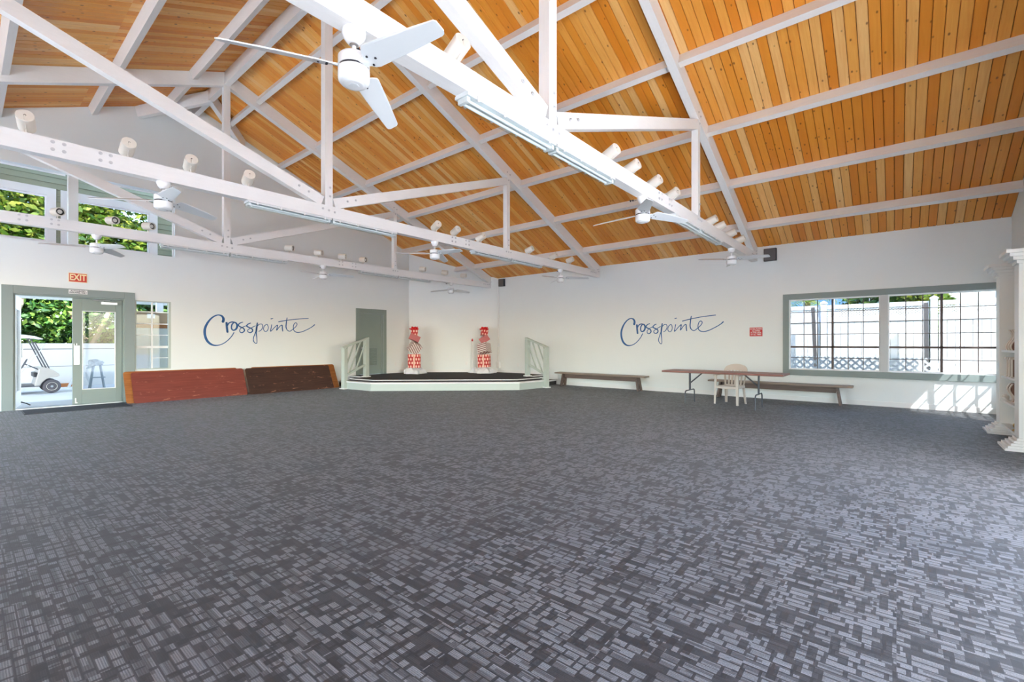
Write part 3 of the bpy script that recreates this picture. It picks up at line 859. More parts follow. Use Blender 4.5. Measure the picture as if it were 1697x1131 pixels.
SPX = ((2.55, 5.15, 5.75, 6.49, 7.19, 9.20, 9.75, 10.54, 11.30),
       (.45, 1.29, 1.93, 2.63, 6.11, 6.64, 7.40, 9.17, 10.23, 11.04),
       (1.115, 1.86, 2.415, 5.20, 5.94, 6.60, 7.24, 9.34, 10.27, 11.13))
ORD = ('first', 'second', 'third', 'fourth', 'fifth', 'sixth', 'seventh', 'eighth', 'ninth', 'tenth')
sp0 = make_spot(19, .135); sp1 = make_spot(4, .125)
random.seed(4)
for i in range(3):
    for j, x in enumerate(SPX[i]):
        s = sp0 if (i, j) == (0, 0) else sp1 if (i, j) == (2, 0) else copy_tree(sp0 if i < 2 else sp1)
        s.location = (x, TY[i]+TT/2, CZ1)
        s.rotation_euler = (0, 0, (math.radians(random.uniform(-14, 10)) if i < 2 else math.pi + math.radians(random.uniform(12, 40))))
        s['label'] = 'white can spotlight on the %s truss, %s from the left' % (TNAME[i], ORD[j])

# conduit drop and wall speakers
def speaker(lab, loc, rz, w, h, d):
    t = thing('wall_speaker', lab, 'speaker', loc, rz, 'square wall speakers')
    MB().box(-d, 0, -w/2, w/2, -h/2, h/2).build('cabinet', M['dark'], t, False, .006)
    MB().box(-d-.012, -d, -w/2+.01, w/2-.01, -h/2+.01, h/2-.01).build('grille', M['speaker'], t, False, .004)
speaker('square grey wall speaker beside the nearest truss end', (XS, 2.35, 3.50), 0, .27, .30, .09)
speaker('square grey wall speaker above the stage corner', (XS, 10.98, 3.55), 0, .25, .27, .10)
t = thing('conduit_box', 'white electrical conduit running down to a junction box behind the stage', 'conduit', (XS, 11.19, 0))
MB().cyl((-.035, -.03, .66), (-.035, -.03, 3.40), .028, n=12).build('conduit', M['trim'], t, True)
MB().box(-.11, -.002, -.12, .0, .44, .67).build('junction_box', M['trim'], t, False, .008)
def outlet(lab, loc, rz):
    t = thing('wall_outlet', lab, 'outlet', loc, rz, 'white wall outlets around the stage')
    MB().box(-.04, .04, -.008, 0, -.06, .06).build('cover_plate', M['trim'], t, False, .003)
    for z in (-.025, .025): MB().box(-.016, .016, -.011, -.008, z-.014, z+.014).build('socket', M['white'], t, False, .002)
outlet('white wall outlet right of the grey door', (9.90, YG, .617), 0)
outlet('white wall outlet just left of the left gift stack', (10.19, YG, .60), 0)
ra = math.atan2(dd.y, dd.x)
outlet('white wall outlet in the middle of the wall behind the stage', diag(.86, 0, .595), ra)
outlet('white wall outlet left of the white candle stand', diag(2.09, 0, .618), ra)
outlet('white wall outlet on the side wall by the right railing', (XS, 10.26, .592), -math.pi/2)

# ------------------------------------------------------------------ stage
stage = thing('stage_platform', 'low carpeted corner stage with white nosing and pale sage front', 'stage', (9.6, 11.0, 0))
def rel(o, pts): return [(x-o[0], y-o[1]) for x, y in pts]
SO = (9.6, 11.0)
base = [(7.45, 11.43), (10.35, 8.35), (11.42, 8.24), (11.60, 9.02), (XS-.002, 9.02), (XS-.002, 11.21), (10.49, YG-.002), (8.12, YG-.002), (8.12, 12.70), (7.34, 12.52)]
def inset(poly, k, d):
    """move only the open front edges inward by d (edge indices k)"""
    out = []
    n = len(poly)
    for i in range(n):
        p = Vector(poly[i]); a = Vector(poly[i-1]); b = Vector(poly[(i+1) % n])
        mv = Vector((0, 0))
        e0 = (p-a).normalized(); e1 = (b-p).normalized()
        n0 = Vector((-e0.y, e0.x)); n1 = Vector((-e1.y, e1.x))
        w0 = d if (i-1) % n in k else 0; w1 = d if i in k else 0
        # solve offset lines
        den = n0.x*n1.y - n0.y*n1.x
        if abs(den) < 1e-6: q = p + n0*w0
        else:
            q = p + Vector(((w0*n1.y - w1*n0.y)/den, (n0.x*w1 - n1.x*w0)/den))
        out.append((q.x, q.y))
    return out
front = (9, 0, 1)
f0 = base
f1 = inset(base, front, -.02)
f2 = inset(base, front, .12)
f3 = inset(base, front, .10)
MB().prism(rel(SO, f0), 'z', 0, .195).build('fascia', M['sage'], stage)
MB().prism(rel(SO, f1), 'z', .195, .235).build('nosing', M['white'], stage, False, .004)
MB().prism(rel(SO, f2), 'z', .235, .288).build('riser', M['stagecarpet'], stage)
ring_o = rel(SO, f3); ring_i = rel(SO, inset(base, front, .16))
n_ = len(ring_o)
m = MB()
for i in front:
    a0, a1, b0, b1 = ring_o[i], ring_o[(i+1) % n_], ring_i[i], ring_i[(i+1) % n_]
    m.hexa([(*a0, .283), (*a1, .283), (*b1, .283), (*b0, .283)], [(*a0, .302), (*a1, .302), (*b1, .302), (*b0, .302)])
m.build('top_nosing', M['white'], stage)
MB().prism(rel(SO, inset(base, front, .155)), 'z', .288, .300).build('stage_carpet', M['stagecarpet'], stage)
# side steps
for nm, (x0, x1, y0, y1) in (('left', (7.74, 8.12, 12.72, YG-.002)), ('right', (11.62, XS-.002, 8.62, 9.02))):
    MB().box(x0-SO[0], x1-SO[0], y0-SO[1], y1-SO[1], 0, .148).build('step', M['stagecarpet'], stage)
MB().box(7.715-SO[0], 7.755-SO[0], 12.72-SO[1], YG-.004-SO[1], .120, .156).build('step_nosing', M['white'], stage)
MB().box(11.62-SO[0], XS-.004-SO[0], 8.595-SO[1], 8.635-SO[1], .120, .156).build('step_nosing', M['white'], stage)
MB().box(8.09-SO[0], 8.13-SO[0], 12.72-SO[1], YG-.004-SO[1], .268, .304).build('step_nosing', M['white'], stage)
MB().box(11.62-SO[0], XS-.004-SO[0], 8.995-SO[1], 9.035-SO[1], .268, .304).build('step_nosing', M['white'], stage)
# stepped white skirts on the walls
m = MB(); m.prism([(8.2, 0), (8.2, .17), (8.55, .17), (8.55, .32), (8.95, .32), (8.95, .46), (9.2, .46), (9.2, .30), (9.02, .28), (8.62, .15), (8.62, 0)], 'x', XS-.02, XS-.001)
tag(m.build('trim_3', M['trim']), 'white stepped skirt board beside the right stage steps', None, None, 'structure')
m = MB(); m.prism([(7.35, 0), (7.35, .17), (7.68, .17), (7.68, .32), (8.03, .32), (8.03, .44), (8.33, .44), (8.33, .30), (8.12, .28), (7.74, .15), (7.74, 0)], 'y', YG-.02, YG-.001)
tag(m.build('trim_4', M['trim']), 'white stepped skirt board beside the left stage steps', None, None, 'structure')

def railing(lab, A, B):
    t = thing('stage_railing', lab, 'railing', (A[0], A[1], 0), 0, 'sage railings at the stage steps')
    A = Vector((0, 0, 0)); B = Vector((B[0]-t.location.x, B[1]-t.location.y, .30))
    H = 1.22
    d = Vector((B.x, B.y, 0)).normalized(); ang = math.atan2(d.y, d.x)
    Rm = Matrix.Rotation(ang, 4, 'Z')
    for p, z1 in ((A, H-.02), (B, .30+1.20-.02)):
        o = MB().box(-.065, .065, -.065, .065, p.z, z1).build('post', M['sage'], t, False, .004); o.location = (p.x, p.y, 0); o.rotation_euler = (0, 0, ang)
        o = MB().box(-.10, .10, -.10, .10, p.z+.0005, p.z+.03).build('foot_plate', M['trim'], t, False, .004); o.location = (p.x, p.y, 0); o.rotation_euler = (0, 0, ang)
    a = A + Vector((0, 0, H)) - d*.08; b = B + Vector((0, 0, 1.22)) + d*.08
    sl = Vector((0, 0, (b.z-a.z)/(b-a).xy.length))
    MB().beam(a, b, .10, .05).build('top_rail', M['sage'], t, False, .004)
    a2 = A + d*.06 + Vector((0, 0, .40)); b2 = B - d*.06 + Vector((0, 0, .40-.02))
    MB().beam(a2, b2, .055, .06).build('bottom_rail', M['sage'], t, False, .003)
    L = (b2-a2).xy.length
    def zt(s): return a.z + sl.z*(s+.14) - .03
    def zb(s): return a2.z + (b2.z-a2.z)*s/L + .03
    k = 2.05      # steepness of the slats
    for s0 in (-.58, -.34, -.12, .13, .40):
        # line z = zb(0)+k*(s-s0) ; clip to the opening
        lo = max(0.0, s0); hi = L
        z0 = zb(lo) + k*(lo-s0) if s0 < 0 else zb(lo)
        s1 = lo; z1 = z0
        while s1 < hi and z1 < zt(s1):
            s1 += .01; z1 += .01*k
        if s1 - lo < .05: continue
        p = A + d*(.06+lo); q = A + d*(.06+s1)
        MB().beam((p.x, p.y, z0), (q.x, q.y, z1), .032, .036, (d.x*-1, d.y*-1, .3)).build('slat', M['sage'], t)
    return t
railing('sage railing with slanted slats at the left stage steps', (7.30, 12.55), (8.15, 12.74))
railing('sage railing with slanted slats at the right stage steps', (11.43, 8.18), (11.60, 9.03))

# ------------------------------------------------------------------ stacked gift decorations
def tulle(par, seed):
    rnd = random.Random(seed); m = MB()
    for k in range(9):
        a = 2*math.pi*k/9; r = .20 + rnd.random()*.10
        cx, cy = r*math.cos(a), r*math.sin(a)
        rr = .13 + rnd.random()*.07; hz = .09 + rnd.random()*.06
        vs = []; fs = []; nu, nv = 10, 6
        for j in range(nv+1):
            th = math.pi/2*j/nv
            for i in range(nu):
                ph = 2*math.pi*i/nu
                w = 1 + .24*math.sin(ph*3+seed+k*1.7+th*2)*math.cos(th) + .16*(rnd.random()-.5)
                vs.append((cx + rr*w*math.cos(th)*math.cos(ph), cy + rr*w*math.cos(th)*math.sin(ph), hz*1.4*math.sin(th)*w))
        for j in range(nv):
            for i in range(nu): fs.append((j*nu+i, j*nu+(i+1) % nu, (j+1)*nu+(i+1) % nu, (j+1)*nu+i))
        fs.append(tuple(range(nu))[::-1]); m.add(vs, fs)
    m.lathe([(.20, 0), (.19, .10), (.14, .18), (.10, .20)], 14)
    o = m.build('tulle_base', M['tulle'], par, True)
    return o
def bow(par, z, s):
    m = MB()
    for k in range(10):
        a = 2*math.pi*k/10; e = .35 + .5*(k % 2)
        dv = Vector((math.cos(a)*math.cos(e), math.sin(a)*math.cos(e), math.sin(e)))
        c = dv*.075
        pts = [Vector((0, 0, 0))]
        side = dv.cross(Vector((0, 0, 1))).normalized()
        for q in range(7):
            g = math.pi*2*q/6
            pts.append(c + dv*.05*-math.cos(g) + side*.035*math.sin(g))
        m.tube(pts, .022, 6)
    o = m.build('bow', M['bow'], par, True); o.location = (0, 0, z-.02); o.scale = (1.25, 1.25, 1.15)
def gift_stack(lab, loc, spec, seed):
    t = thing('gift_stack', lab, 'decoration', loc, 0, 'balanced gift box stacks on the stage')
    tulle(t, seed)
    for (w, d, h, z, mat, rz, tx, ty) in spec:
        o = MB().box(-w/2, w/2, -d/2, d/2, -h/2, h/2).build('gift_box', M[mat], t, False, .004)
        o.location = (0, 0, z); o.rotation_euler = (tx, ty, rz)
        if mat == 'wrapred' and h > .3:
            MB().box(-.025, .025, -d/2-.004, -d/2+.001, -h/2, h/2).build('ribbon', M['ribbon'], o)
            MB().box(-w/2-.004, w/2+.004, -.02, .02, h/2-.001, h/2+.003).build('ribbon', M['ribbon'], o)
    bow(t, 1.53, 1)
D = math.radians
gift_stack('gift box stack with a red bow, nearer the grey door', (10.22, 12.98, .30),
    [(.42, .42, .47, .435, 'wrapred', D(-42), 0, 0), (.36, .36, .36, .90, 'wrapstripe', D(-20), D(20), D(32)), (.36, .28, .20, 1.24, 'wrappink', D(-35), D(-4), D(24)), (.24, .24, .20, 1.43, 'wrapred', D(-40), D(6), 0)], 3)
gift_stack('gift box stack with a red bow, beside the white candle stand', (11.98, 11.28, .30),
    [(.40, .40, .45, .43, 'wrapred', D(-58), 0, D(-2)), (.36, .36, .34, .87, 'wrapstripe', D(-75), D(-10), D(-14)), (.34, .26, .22, 1.20, 'wrappink', D(-45), D(5), D(-34)), (.24, .24, .18, 1.42, 'wrapred', D(-40), D(-8), D(10))], 8)
t = thing('candle_stand', 'tall white candle stand with a red top between the gift stacks', 'candle stand', (11.90, 11.80, .30))
MB().lathe([(.16, 0), (.16, .02), (.05, .035), (.03, .05)], 24).build('base', M['trim'], t, True)
MB().cyl((0, 0, .04), (0, 0, 1.12), .026, n=16).build('pole', M['trim'], t, True)
MB().lathe([(.015, 1.12), (.028, 1.14), (.030, 1.17), (.018, 1.20), (.004, 1.23)], 14).build('flame_top', M['redsign'], t, True)

# ------------------------------------------------------------------ folded table tops leaning on the gable wall
def rrect(w, h, r=.05, n=5):
    out = []
    for cx, cy, a0 in ((w-r, r, -90), (w-r, h-r, 0), (r, h-r, 90), (r, r, 180)):
        for i in range(n+1):
            a = math.radians(a0 + 90*i/n); out.append((cx + r*math.cos(a), cy + r*math.sin(a)))
    return out
def lean_table(lab, x, y, w, face, lean):
    t = thing('folded_table', lab, 'folding table', (x, y, .0), 0, 'folded tables leaning on the wall')
    t.rotation_euler = (-lean, 0, 0)
    h = .765 if 'front' in lab else .785
    MB().prism(rrect(w, h), 'y', 0, .016).build('tabletop', M[face], t)
    MB().prism([(px*(w-.012)/w+.006, pz*(h-.012)/h+.006) for px, pz in rrect(w, h)], 'y', .0165, .034).build('apron', M['plyedge'], t)
    for xx in (.25, w-.30):
        m = MB(); m.tube([(xx, .045, .10), (xx, .045, .66)], .011, 8); m.tube([(xx+.05, .045, .10), (xx+.05, .045, .66)], .011, 8); m.build('folded_leg', M['leg'], t, True)
LN = math.radians(27)
lean_table('red-brown folded table leaning in front, below the small window', 2.51, 13.125, 2.36, 'redboard', LN)
lean_table('folded table with an orange-brown edge, tucked behind the red one', 2.39, 13.205, 2.36, 'orangewood', LN)
lean_table('dark brown scuffed folded table leaning in front, by the railing', 4.90, 13.06, 2.36, 'brownboard', LN)
lean_table('folded table with an orange-brown end, behind the dark brown one', 5.08, 13.15, 2.40, 'orangewood', LN)

# ------------------------------------------------------------------ benches along the side wall
def bench(lab, y0, y1):
    yc = (y0+y1)/2; L = y1-y0
    t = thing('bench', lab, 'bench', (12.26, yc, 0), 0, 'long wooden benches along the side wall')
    MB().box(-.16, .16, -L/2, L/2, .395, .435).build('seat', M['benchtop'], t, False, .005)
    MB().box(-.02, .02, -L/2+.30, L/2-.30, .265, .394).build('stretcher', M['bench'], t, False, .003)
    for s in (1, -1):
        Mx = Matrix.Translation((0, s*(L/2-.22), 0)) @ Matrix.Rotation(math.radians(s*9), 4, 'X')
        m = MB()
        m.prism([(-.15, 0), (-.06, 0), (-.012, .20), (-.012, .405), (-.12, .405)], 'y', -.02, .02, Mx)
        m.prism([(.15, 0), (.12, .405), (.012, .405), (.012, .20), (.06, 0)], 'y', -.02, .02, Mx)
        m.box(-.012, .012, -.02, .02, .20, .405, Mx)
        o = m.build('leg', M['bench'], t); o.location = (0, 0, .006)
bench('long dark wooden bench standing next to the right stage railing', 5.33, 8.34)
bench('long dark wooden bench under the window, behind the folding table', .71, 3.66)

# ------------------------------------------------------------------ folding table
t = thing('folding_table', 'long reddish-brown folding table with metal legs in front of the bench', 'table', (10.575, 2.885, 0))
MB().box(-.38, .38, -1.20, 1.20, .708, .740).build('tabletop', M['tabletop'], t, False, .004)
MB().box(-.382, .382, -1.202, 1.202, .700, .7075).build('edge_band', M['bench'], t, False, .002)
for s in (1, -1):
    y = s*.70
    lg = bpy.data.objects.new('leg_frame', None); COL.objects.link(lg); lg.parent = t
    m = MB(); m.tube([(-.035, y, .70), (-.035, y, .30)], .0125, 10); m.build('upright', M['leg'], lg, True)
    m = MB(); m.tube([(.035, y, .70), (.035, y, .30)], .0125, 10); m.build('upright', M['leg'], lg, True)
    pts = [(-.31, y, 0), (-.30, y, .24)] + [(-.30+.06*(1-math.cos(a)), y, .24+.06*math.sin(a)) for a in (.5, 1.0, 1.57)] + [(.30-.06*(1-math.cos(a)), y, .24+.06*math.sin(a)) for a in (1.57, 1.0, .5)] + [(.30, y, .24), (.31, y, 0)]
    MB().tube(pts, .013, 10).build('foot_bow', M['leg'], lg, True)
    for x in (-.035, .035):
        m = MB(); m.tube([(x, y, .45), (x, y-s*.28, .70)], .009, 8); m.build('brace', M['leg'], lg, True)

# ------------------------------------------------------------------ plastic chair (faces local -x)
t = thing('plastic_chair', 'beige moulded plastic armchair with a slatted back behind the folding table', 'chair', (11.03, 2.84, 0), math.radians(-10.5))
def slab(rows, th):
    """grid surface from rows of points, given thickness along -z/local normal"""
    nr, nc = len(rows), len(rows[0]); vs = []; fs = []
    for off in (0, 1):
        for r in rows:
            for p in r: vs.append((p[0] + off*th[0], p[1] + off*th[1], p[2] + off*th[2]))
    k = nr*nc
    for i in range(nr-1):
        for j in range(nc-1):
            a = i*nc+j
            fs.append((a, a+1, a+nc+1, a+nc)); fs.append((k+a, k+a+nc, k+a+nc+1, k+a+1))
    for i in range(nr-1):
        fs.append((i*nc, (i+1)*nc, k+(i+1)*nc, k+i*nc)); fs.append((i*nc+nc-1, k+i*nc+nc-1, k+(i+1)*nc+nc-1, (i+1)*nc+nc-1))
    for j in range(nc-1):
        fs.append((j, k+j, k+j+1, j+1)); m_ = (nr-1)*nc; fs.append((m_+j, m_+j+1, k+m_+j+1, k+m_+j))
    return MB().add(vs, fs)
rows = []
for i in range(7):
    x = -.235 + .45*i/6; r = []
    for j in range(9):
        y = -.225 + .45*j/8
        r.append((x, y*(1-.06*i/6), .415 - .018*math.cos(y*6) - .012*i/6 + (-.03 if i == 0 else 0)))
    rows.append(r)
slab(rows, (0, 0, -.022)).build('seat', M['chair'], t, True)
def back_x(z): return .185 + (z-.42)*.22
def back_pt(y, z): return (back_x(z) - .9*y*y*.5, y, z)
# arched head of the back
br = bpy.data.objects.new('backrest', None); COL.objects.link(br); br.parent = t
rows = []
for i in range(6):
    r = []
    for j in range(13):
        a = math.pi*j/12; yo = .26*math.cos(a)
        zo = .72 + .165*math.sin(a)**.75
        zi = .70 + .045*math.sin(a); yi = .235*math.cos(a)
        u = i/5
        r.append(back_pt(yi+(yo-yi)*u, zi+(zo-zi)*u))
    rows.append(r)
slab(rows, (.016, 0, 0)).build('back_panel', M['chair'], br, True)
for s in (-1, 1):
    m = MB(); rows = []
    for i in range(7):
        z = .40 + .34*i/6; rows.append([back_pt(s*(.185+.05*i/6), z), back_pt(s*(.215+.045*i/6), z)])
    slab(rows, (.018, 0, 0)).build('back_stile', M['chair'], br, True)
for k in range(5):
    y = -.13 + .065*k; rows = []
    for i in range(7):
        z = .40 + .345*i/6; rows.append([back_pt((y-.016)*(1+.12*i/6), z), back_pt((y+.016)*(1+.12*i/6), z)])
    slab(rows, (.014, 0, 0)).build('back_slat', M['chair'], br, True)
rows = [[back_pt(-.20+.40*j/8, z) for j in range(9)] for z in (.385, .42)]
slab(rows, (.018, 0, 0)).build('back_rail', M['chair'], br, True)
def cleg(p0, p1, w0, w1):
    """tapered L-section leg"""
    a, b = Vector(p0), Vector(p1)
    m = MB(); sy = 1 if b.y > 0 else -1; sx = 1 if b.x > 0 else -1
    for (ux, uy) in ((1, 0), (0, 1)):
        q = []
        for c, w in ((a, w0), (b, w1)):
            if ux: q.append([(c.x, c.y, c.z), (c.x - sx*w, c.y, c.z), (c.x - sx*w, c.y - sy*.012, c.z), (c.x, c.y - sy*.012, c.z)])
            else: q.append([(c.x, c.y - sy*.012, c.z), (c.x - sx*.012, c.y - sy*.012, c.z), (c.x - sx*.012, c.y - sy*w, c.z), (c.x, c.y - sy*w, c.z)])
        m.hexa(q[1], q[0])
    return m
for s in (-1, 1):
    cleg((-.225, s*.262, .64), (-.245, s*.268, 0), .055, .04).build('leg', M['chair'], t)
    cleg((.20, s*.215, .42), (.255, s*.235, 0), .06, .04).build('leg', M['chair'], t)
    pts = [(-.245, .66), (-.18, .655), (-.05, .66), (.08, .68), (.18, .70), (.235, .72)]
    rows = []
    for i, (x, z) in enumerate(pts):
        yy = .262 - .006*i
        rows.append([(x, s*(yy-.03), z-.006), (x, s*yy, z), (x, s*(yy+.022), z-.012)])
    slab(rows, (0, 0, -.016)).build('armrest', M['chair'], t, True)
    MB().box(-.225, .20, s*.215-.008, s*.215+.008, .355, .405).build('seat_apron', M['chair'], t)
MB().box(-.232, -.218, -.25, .25, .355, .40).build('seat_apron', M['chair'], t)

# ------------------------------------------------------------------ lettering and signs
def catmull(pts, n=7):
    out = []
    P = [pts[0]] + list(pts) + [pts[-1]]
    for i in range(1, len(P)-2):
        for k in range(n):
            s = k/n
            q = []
            for c in range(3):
                a, b, d, e = P[i-1][c], P[i][c], P[i+1][c], P[i+2][c]
                q.append(.5*((2*b) + (-a+d)*s + (2*a-5*b+4*d-e)*s*s + (-a+3*b-3*d+e)*s**3))
            out.append(q)
    out.append(list(pts[-1]))
    return out
LETTERS=[[(0.45,1.925,0.056),(0.462,1.991,0.053),(0.433,2.06,0.041),(0.375,2.091,0.028),(0.309,2.087,0.026),(0.228,2.043,0.03),(0.147,1.96,0.035),(0.075,1.838,0.044),(0.035,1.709,0.049),(0.038,1.563,0.049),(0.083,1.426,0.049),(0.163,1.335,0.044),(0.26,1.298,0.03),(0.375,1.31,0.021),(0.492,1.368,0.019),(0.593,1.461,0.019),(0.665,1.553,0.019),(0.71,1.639,0.019)],[(0.534,1.894,0.045),(0.542,1.778,0.045),(0.556,1.655,0.042)],[(0.551,1.816,0.026),(0.593,1.889,0.026),(0.662,1.923,0.027),(0.722,1.916,0.027)],[(0.713,1.916,0.027),(0.662,1.847,0.029),(0.653,1.752,0.028),(0.696,1.702,0.03),(0.762,1.736,0.038),(0.791,1.823,0.042),(0.765,1.895,0.034),(0.713,1.92,0.027)],[(0.927,1.927,0.019),(0.861,1.898,0.023),(0.818,1.847,0.027),(0.861,1.802,0.027),(0.945,1.76,0.027),(0.97,1.696,0.027),(0.914,1.641,0.023),(0.861,1.661,0.019),(0.856,1.725,0.015),(0.923,1.788,0.015),(1.012,1.829,0.016)],[(1.124,1.907,0.02),(1.066,1.879,0.023),(1.027,1.826,0.027),(1.084,1.788,0.027),(1.166,1.745,0.027),(1.175,1.687,0.027),(1.121,1.645,0.023),(1.063,1.665,0.019),(1.056,1.718,0.016),(1.139,1.774,0.016),(1.249,1.836,0.016)],[(1.301,1.913,0.028),(1.282,1.778,0.036),(1.271,1.639,0.028),(1.286,1.502,0.018),(1.289,1.373,0.016),(1.258,1.35,0.016),(1.208,1.403,0.016),(1.197,1.481,0.016),(1.23,1.599,0.016),(1.267,1.699,0.016),(1.295,1.818,0.016),(1.36,1.885,0.016),(1.426,1.881,0.016),(1.439,1.802,0.016),(1.398,1.721,0.016),(1.341,1.686,0.014)],[(1.54,1.885,0.016),(1.482,1.833,0.016),(1.464,1.743,0.016),(1.511,1.682,0.016),(1.568,1.715,0.016),(1.591,1.796,0.016),(1.568,1.876,0.016),(1.54,1.885,0.016)],[(1.684,1.879,0.018),(1.668,1.788,0.018),(1.655,1.693,0.018),(1.762,1.806,0.016),(1.841,1.874,0.02),(1.831,1.792,0.02),(1.821,1.726,0.02),(1.9,1.831,0.016),(1.97,1.878,0.021),(1.98,1.786,0.025),(1.99,1.706,0.021)],[(1.665,2.046,0.022),(1.713,2.058,0.018)],[(2.114,2.094,0.019),(2.092,1.944,0.025),(2.085,1.819,0.025),(2.122,1.737,0.019),(2.194,1.706,0.017),(2.27,1.757,0.017),(2.371,1.848,0.017),(2.404,1.923,0.017),(2.367,1.959,0.017),(2.318,1.92,0.017),(2.295,1.825,0.017),(2.318,1.725,0.019),(2.413,1.674,0.021),(2.562,1.7,0.019),(2.735,1.779,0.019),(2.868,1.857,0.019),(2.939,1.918,0.026)],[(1.876,1.971,0.02),(2.102,2.021,0.019),(2.413,2.07,0.017),(2.746,2.101,0.019)]]
def lettering(lab, origin, place):
    t = thing('script_lettering', lab, 'lettering', origin, 0, 'blue brush script wall lettering')
    o_ = Vector(origin)
    for st in LETTERS:
        m = MB()
        P = lambda u, z, dd_: tuple(Vector(place(u, z, dd_)) - o_)
        c = catmull(st)
        n = len(c); L = []; Rr = []
        for i in range(n):
            a, b = c[max(i-1, 0)], c[min(i+1, n-1)]
            dx, dz = b[0]-a[0], b[1]-a[1]; l = math.hypot(dx, dz) or 1
            w = max(.017, c[i][2]*1.12)*.52
            L.append((c[i][0]-dz/l*w, c[i][1]+dx/l*w)); Rr.append((c[i][0]+dz/l*w, c[i][1]-dx/l*w))
        vs = []; fs = []
        for i in range(n):
            for (u, z) in (L[i], Rr[i]):
                vs.append(P(u, z, 0)); vs.append(P(u, z, .004))
        for i in range(n-1):
            k = 4*i
            fs += [(k+1, k+3, k+7, k+5), (k, k+4, k+6, k+2), (k, k+1, k+5, k+4), (k+2, k+6, k+7, k+3)]
        m.add(vs, fs)
        for e in (c[0], c[-1]):
            r = max(.017, e[2]*1.12)*.52; k = 10
            q = [(e[0]+r*math.cos(2*math.pi*i/k), e[1]+r*math.sin(2*math.pi*i/k)) for i in range(k)]
            m.add([P(u, z, 0) for u, z in q] + [P(u, z, .004) for u, z in q], [tuple(range(k)), tuple(range(k, 2*k))[::-1]] + [(i, (i+1) % k, k+(i+1) % k, k+i) for i in range(k)])
        m.build('brush_stroke', M['blue'], t)
    return t
lettering('blue brush-script word on the gable wall, left of the grey door', (5.4, YG, 1.7), lambda u, z, d: (4.0+u, YG-.0005-d, z))
lettering('blue brush-script word on the side wall, above the bench', (XS, 4.9, 1.7), lambda u, z, d: (XS-.0005-d, 6.331-u*.985, z-.012))

def text_mesh(name, txt, size, mat, par, loc, rot, sx=1.0, bold=0.0, ext=.001):
    cu = bpy.data.curves.new(name, 'FONT'); cu.body = txt; cu.size = size; cu.align_x = 'CENTER'; cu.align_y = 'CENTER'
    cu.offset = bold; cu.extrude = ext; cu.resolution_u = 3
    to = bpy.data.objects.new(name, cu); COL.objects.link(to)
    bpy.context.view_layer.update()
    me = bpy.data.meshes.new_from_object(to.evaluated_get(bpy.context.evaluated_depsgraph_get()))
    bpy.data.objects.remove(to); me.materials.clear(); me.materials.append(mat); me.name = name
    o = inst(name, me, par, loc, rot); o.scale = (sx, 1, 1)
    return o
FACE_Y = (math.pi/2, 0, 0)             # text readable from -y
FACE_X = (math.pi/2, 0, -math.pi/2)    # text readable from -x
t = thing('exit_sign', 'red exit sign with cream letters above the double door', 'sign', (1.645, YG, 2.773))
MB().box(-.149, .149, -.012, 0, -.099, .099).build('sign_border', M['cream'], t)
MB().box(-.140, .140, -.014, -.012, -.090, .090).build('sign_face', M['red'], t)
text_mesh('sign_text', 'EXIT', .185, M['cream'], t, (0, -.0155, 0), FACE_Y, .70, .006)
t = thing('notice_sign', 'small white notice with black print on the door head', 'sign', (1.645, YG-.03, 2.462))
MB().box(-.15, .15, -.006, 0, -.044, .044).build('sign_face', M['white'], t)
text_mesh('sign_text', 'AUTHORIZED', .040, M['signink'], t, (0, -.007, .017), FACE_Y, .95, .001)
text_mesh('sign_text', 'PERSONNEL ONLY', .040, M['signink'], t, (0, -.007, -.019), FACE_Y, .82, .001)
t = thing('warning_sign', 'small red warning sign with white lettering left of the big window', 'sign', (XS, 2.67, 1.634))
MB().box(-.006, 0, -.150, .150, -.115, .115).build('sign_border', M['white'], t)
MB().box(-.008, -.006, -.143, .143, -.108, .108).build('sign_face', M['redsign'], t)
for i, s in enumerate(('NO BALL PLAYING', 'ALLOWED', 'IN THIS AREA', 'AT ALL TIMES')):
    text_mesh('sign_text', s, .046, M['white'], t, (-.009, 0, .072-.047*i), FACE_X, .68 if i == 0 else .85, .001)

# door mat
t = thing('door_mat', 'dark rectangular mat inside the double door', 'mat', (1.58, 13.06, 0))
MB().box(-.78, .78, -.44, .40, .0005, .009).build('mat_pile', M['mat'], t)
m = MB(); m.box(-.80, -.78, -.46, .40, .0005, .012); m.box(.78, .80, -.46, .40, .0005, .012); m.box(-.80, .80, -.46, -.44, .0005, .012); m.build('edge_strip', M['dark'], t)

# ------------------------------------------------------------------ bookcase with stepped columns along the rear wall
t = thing('column_bookcase', 'white bookcase between two columns with stepped capitals and plinths', 'bookcase', (9.41, -1.20, 0))
for xc in (.72, -.71):
    c = MB().box(xc-.14, xc+.14, -.44, .015, .15, 2.36).build('column', M['trim'], t, False, .003)
    for k in range(5):
        e = .018 + .03*(4-k)
        MB().box(xc-.14-e, xc+.14+e, -.44, .015+e, .03*k, .03*k+.0295).build('plinth_step', M['trim'], c)
    for k in range(4):
        e = .02 + .035*k
        MB().box(xc-.14-e, xc+.14+e, -.44, .015+e, 2.36+.043*k, 2.36+.043*k+.0425).build('capital_step', M['trim'], c)
SHZ = (.13, .485, .845, 1.225, 1.68, 2.10)
for z in SHZ[:4]:
    MB().box(-.57, .58, -.44, -.005, z, z+.028).build('shelf', M['trim'], t)
MB().box(-.57, .58, -.455, -.441, .0, 2.36).build('back_panel', M['sage'], t)
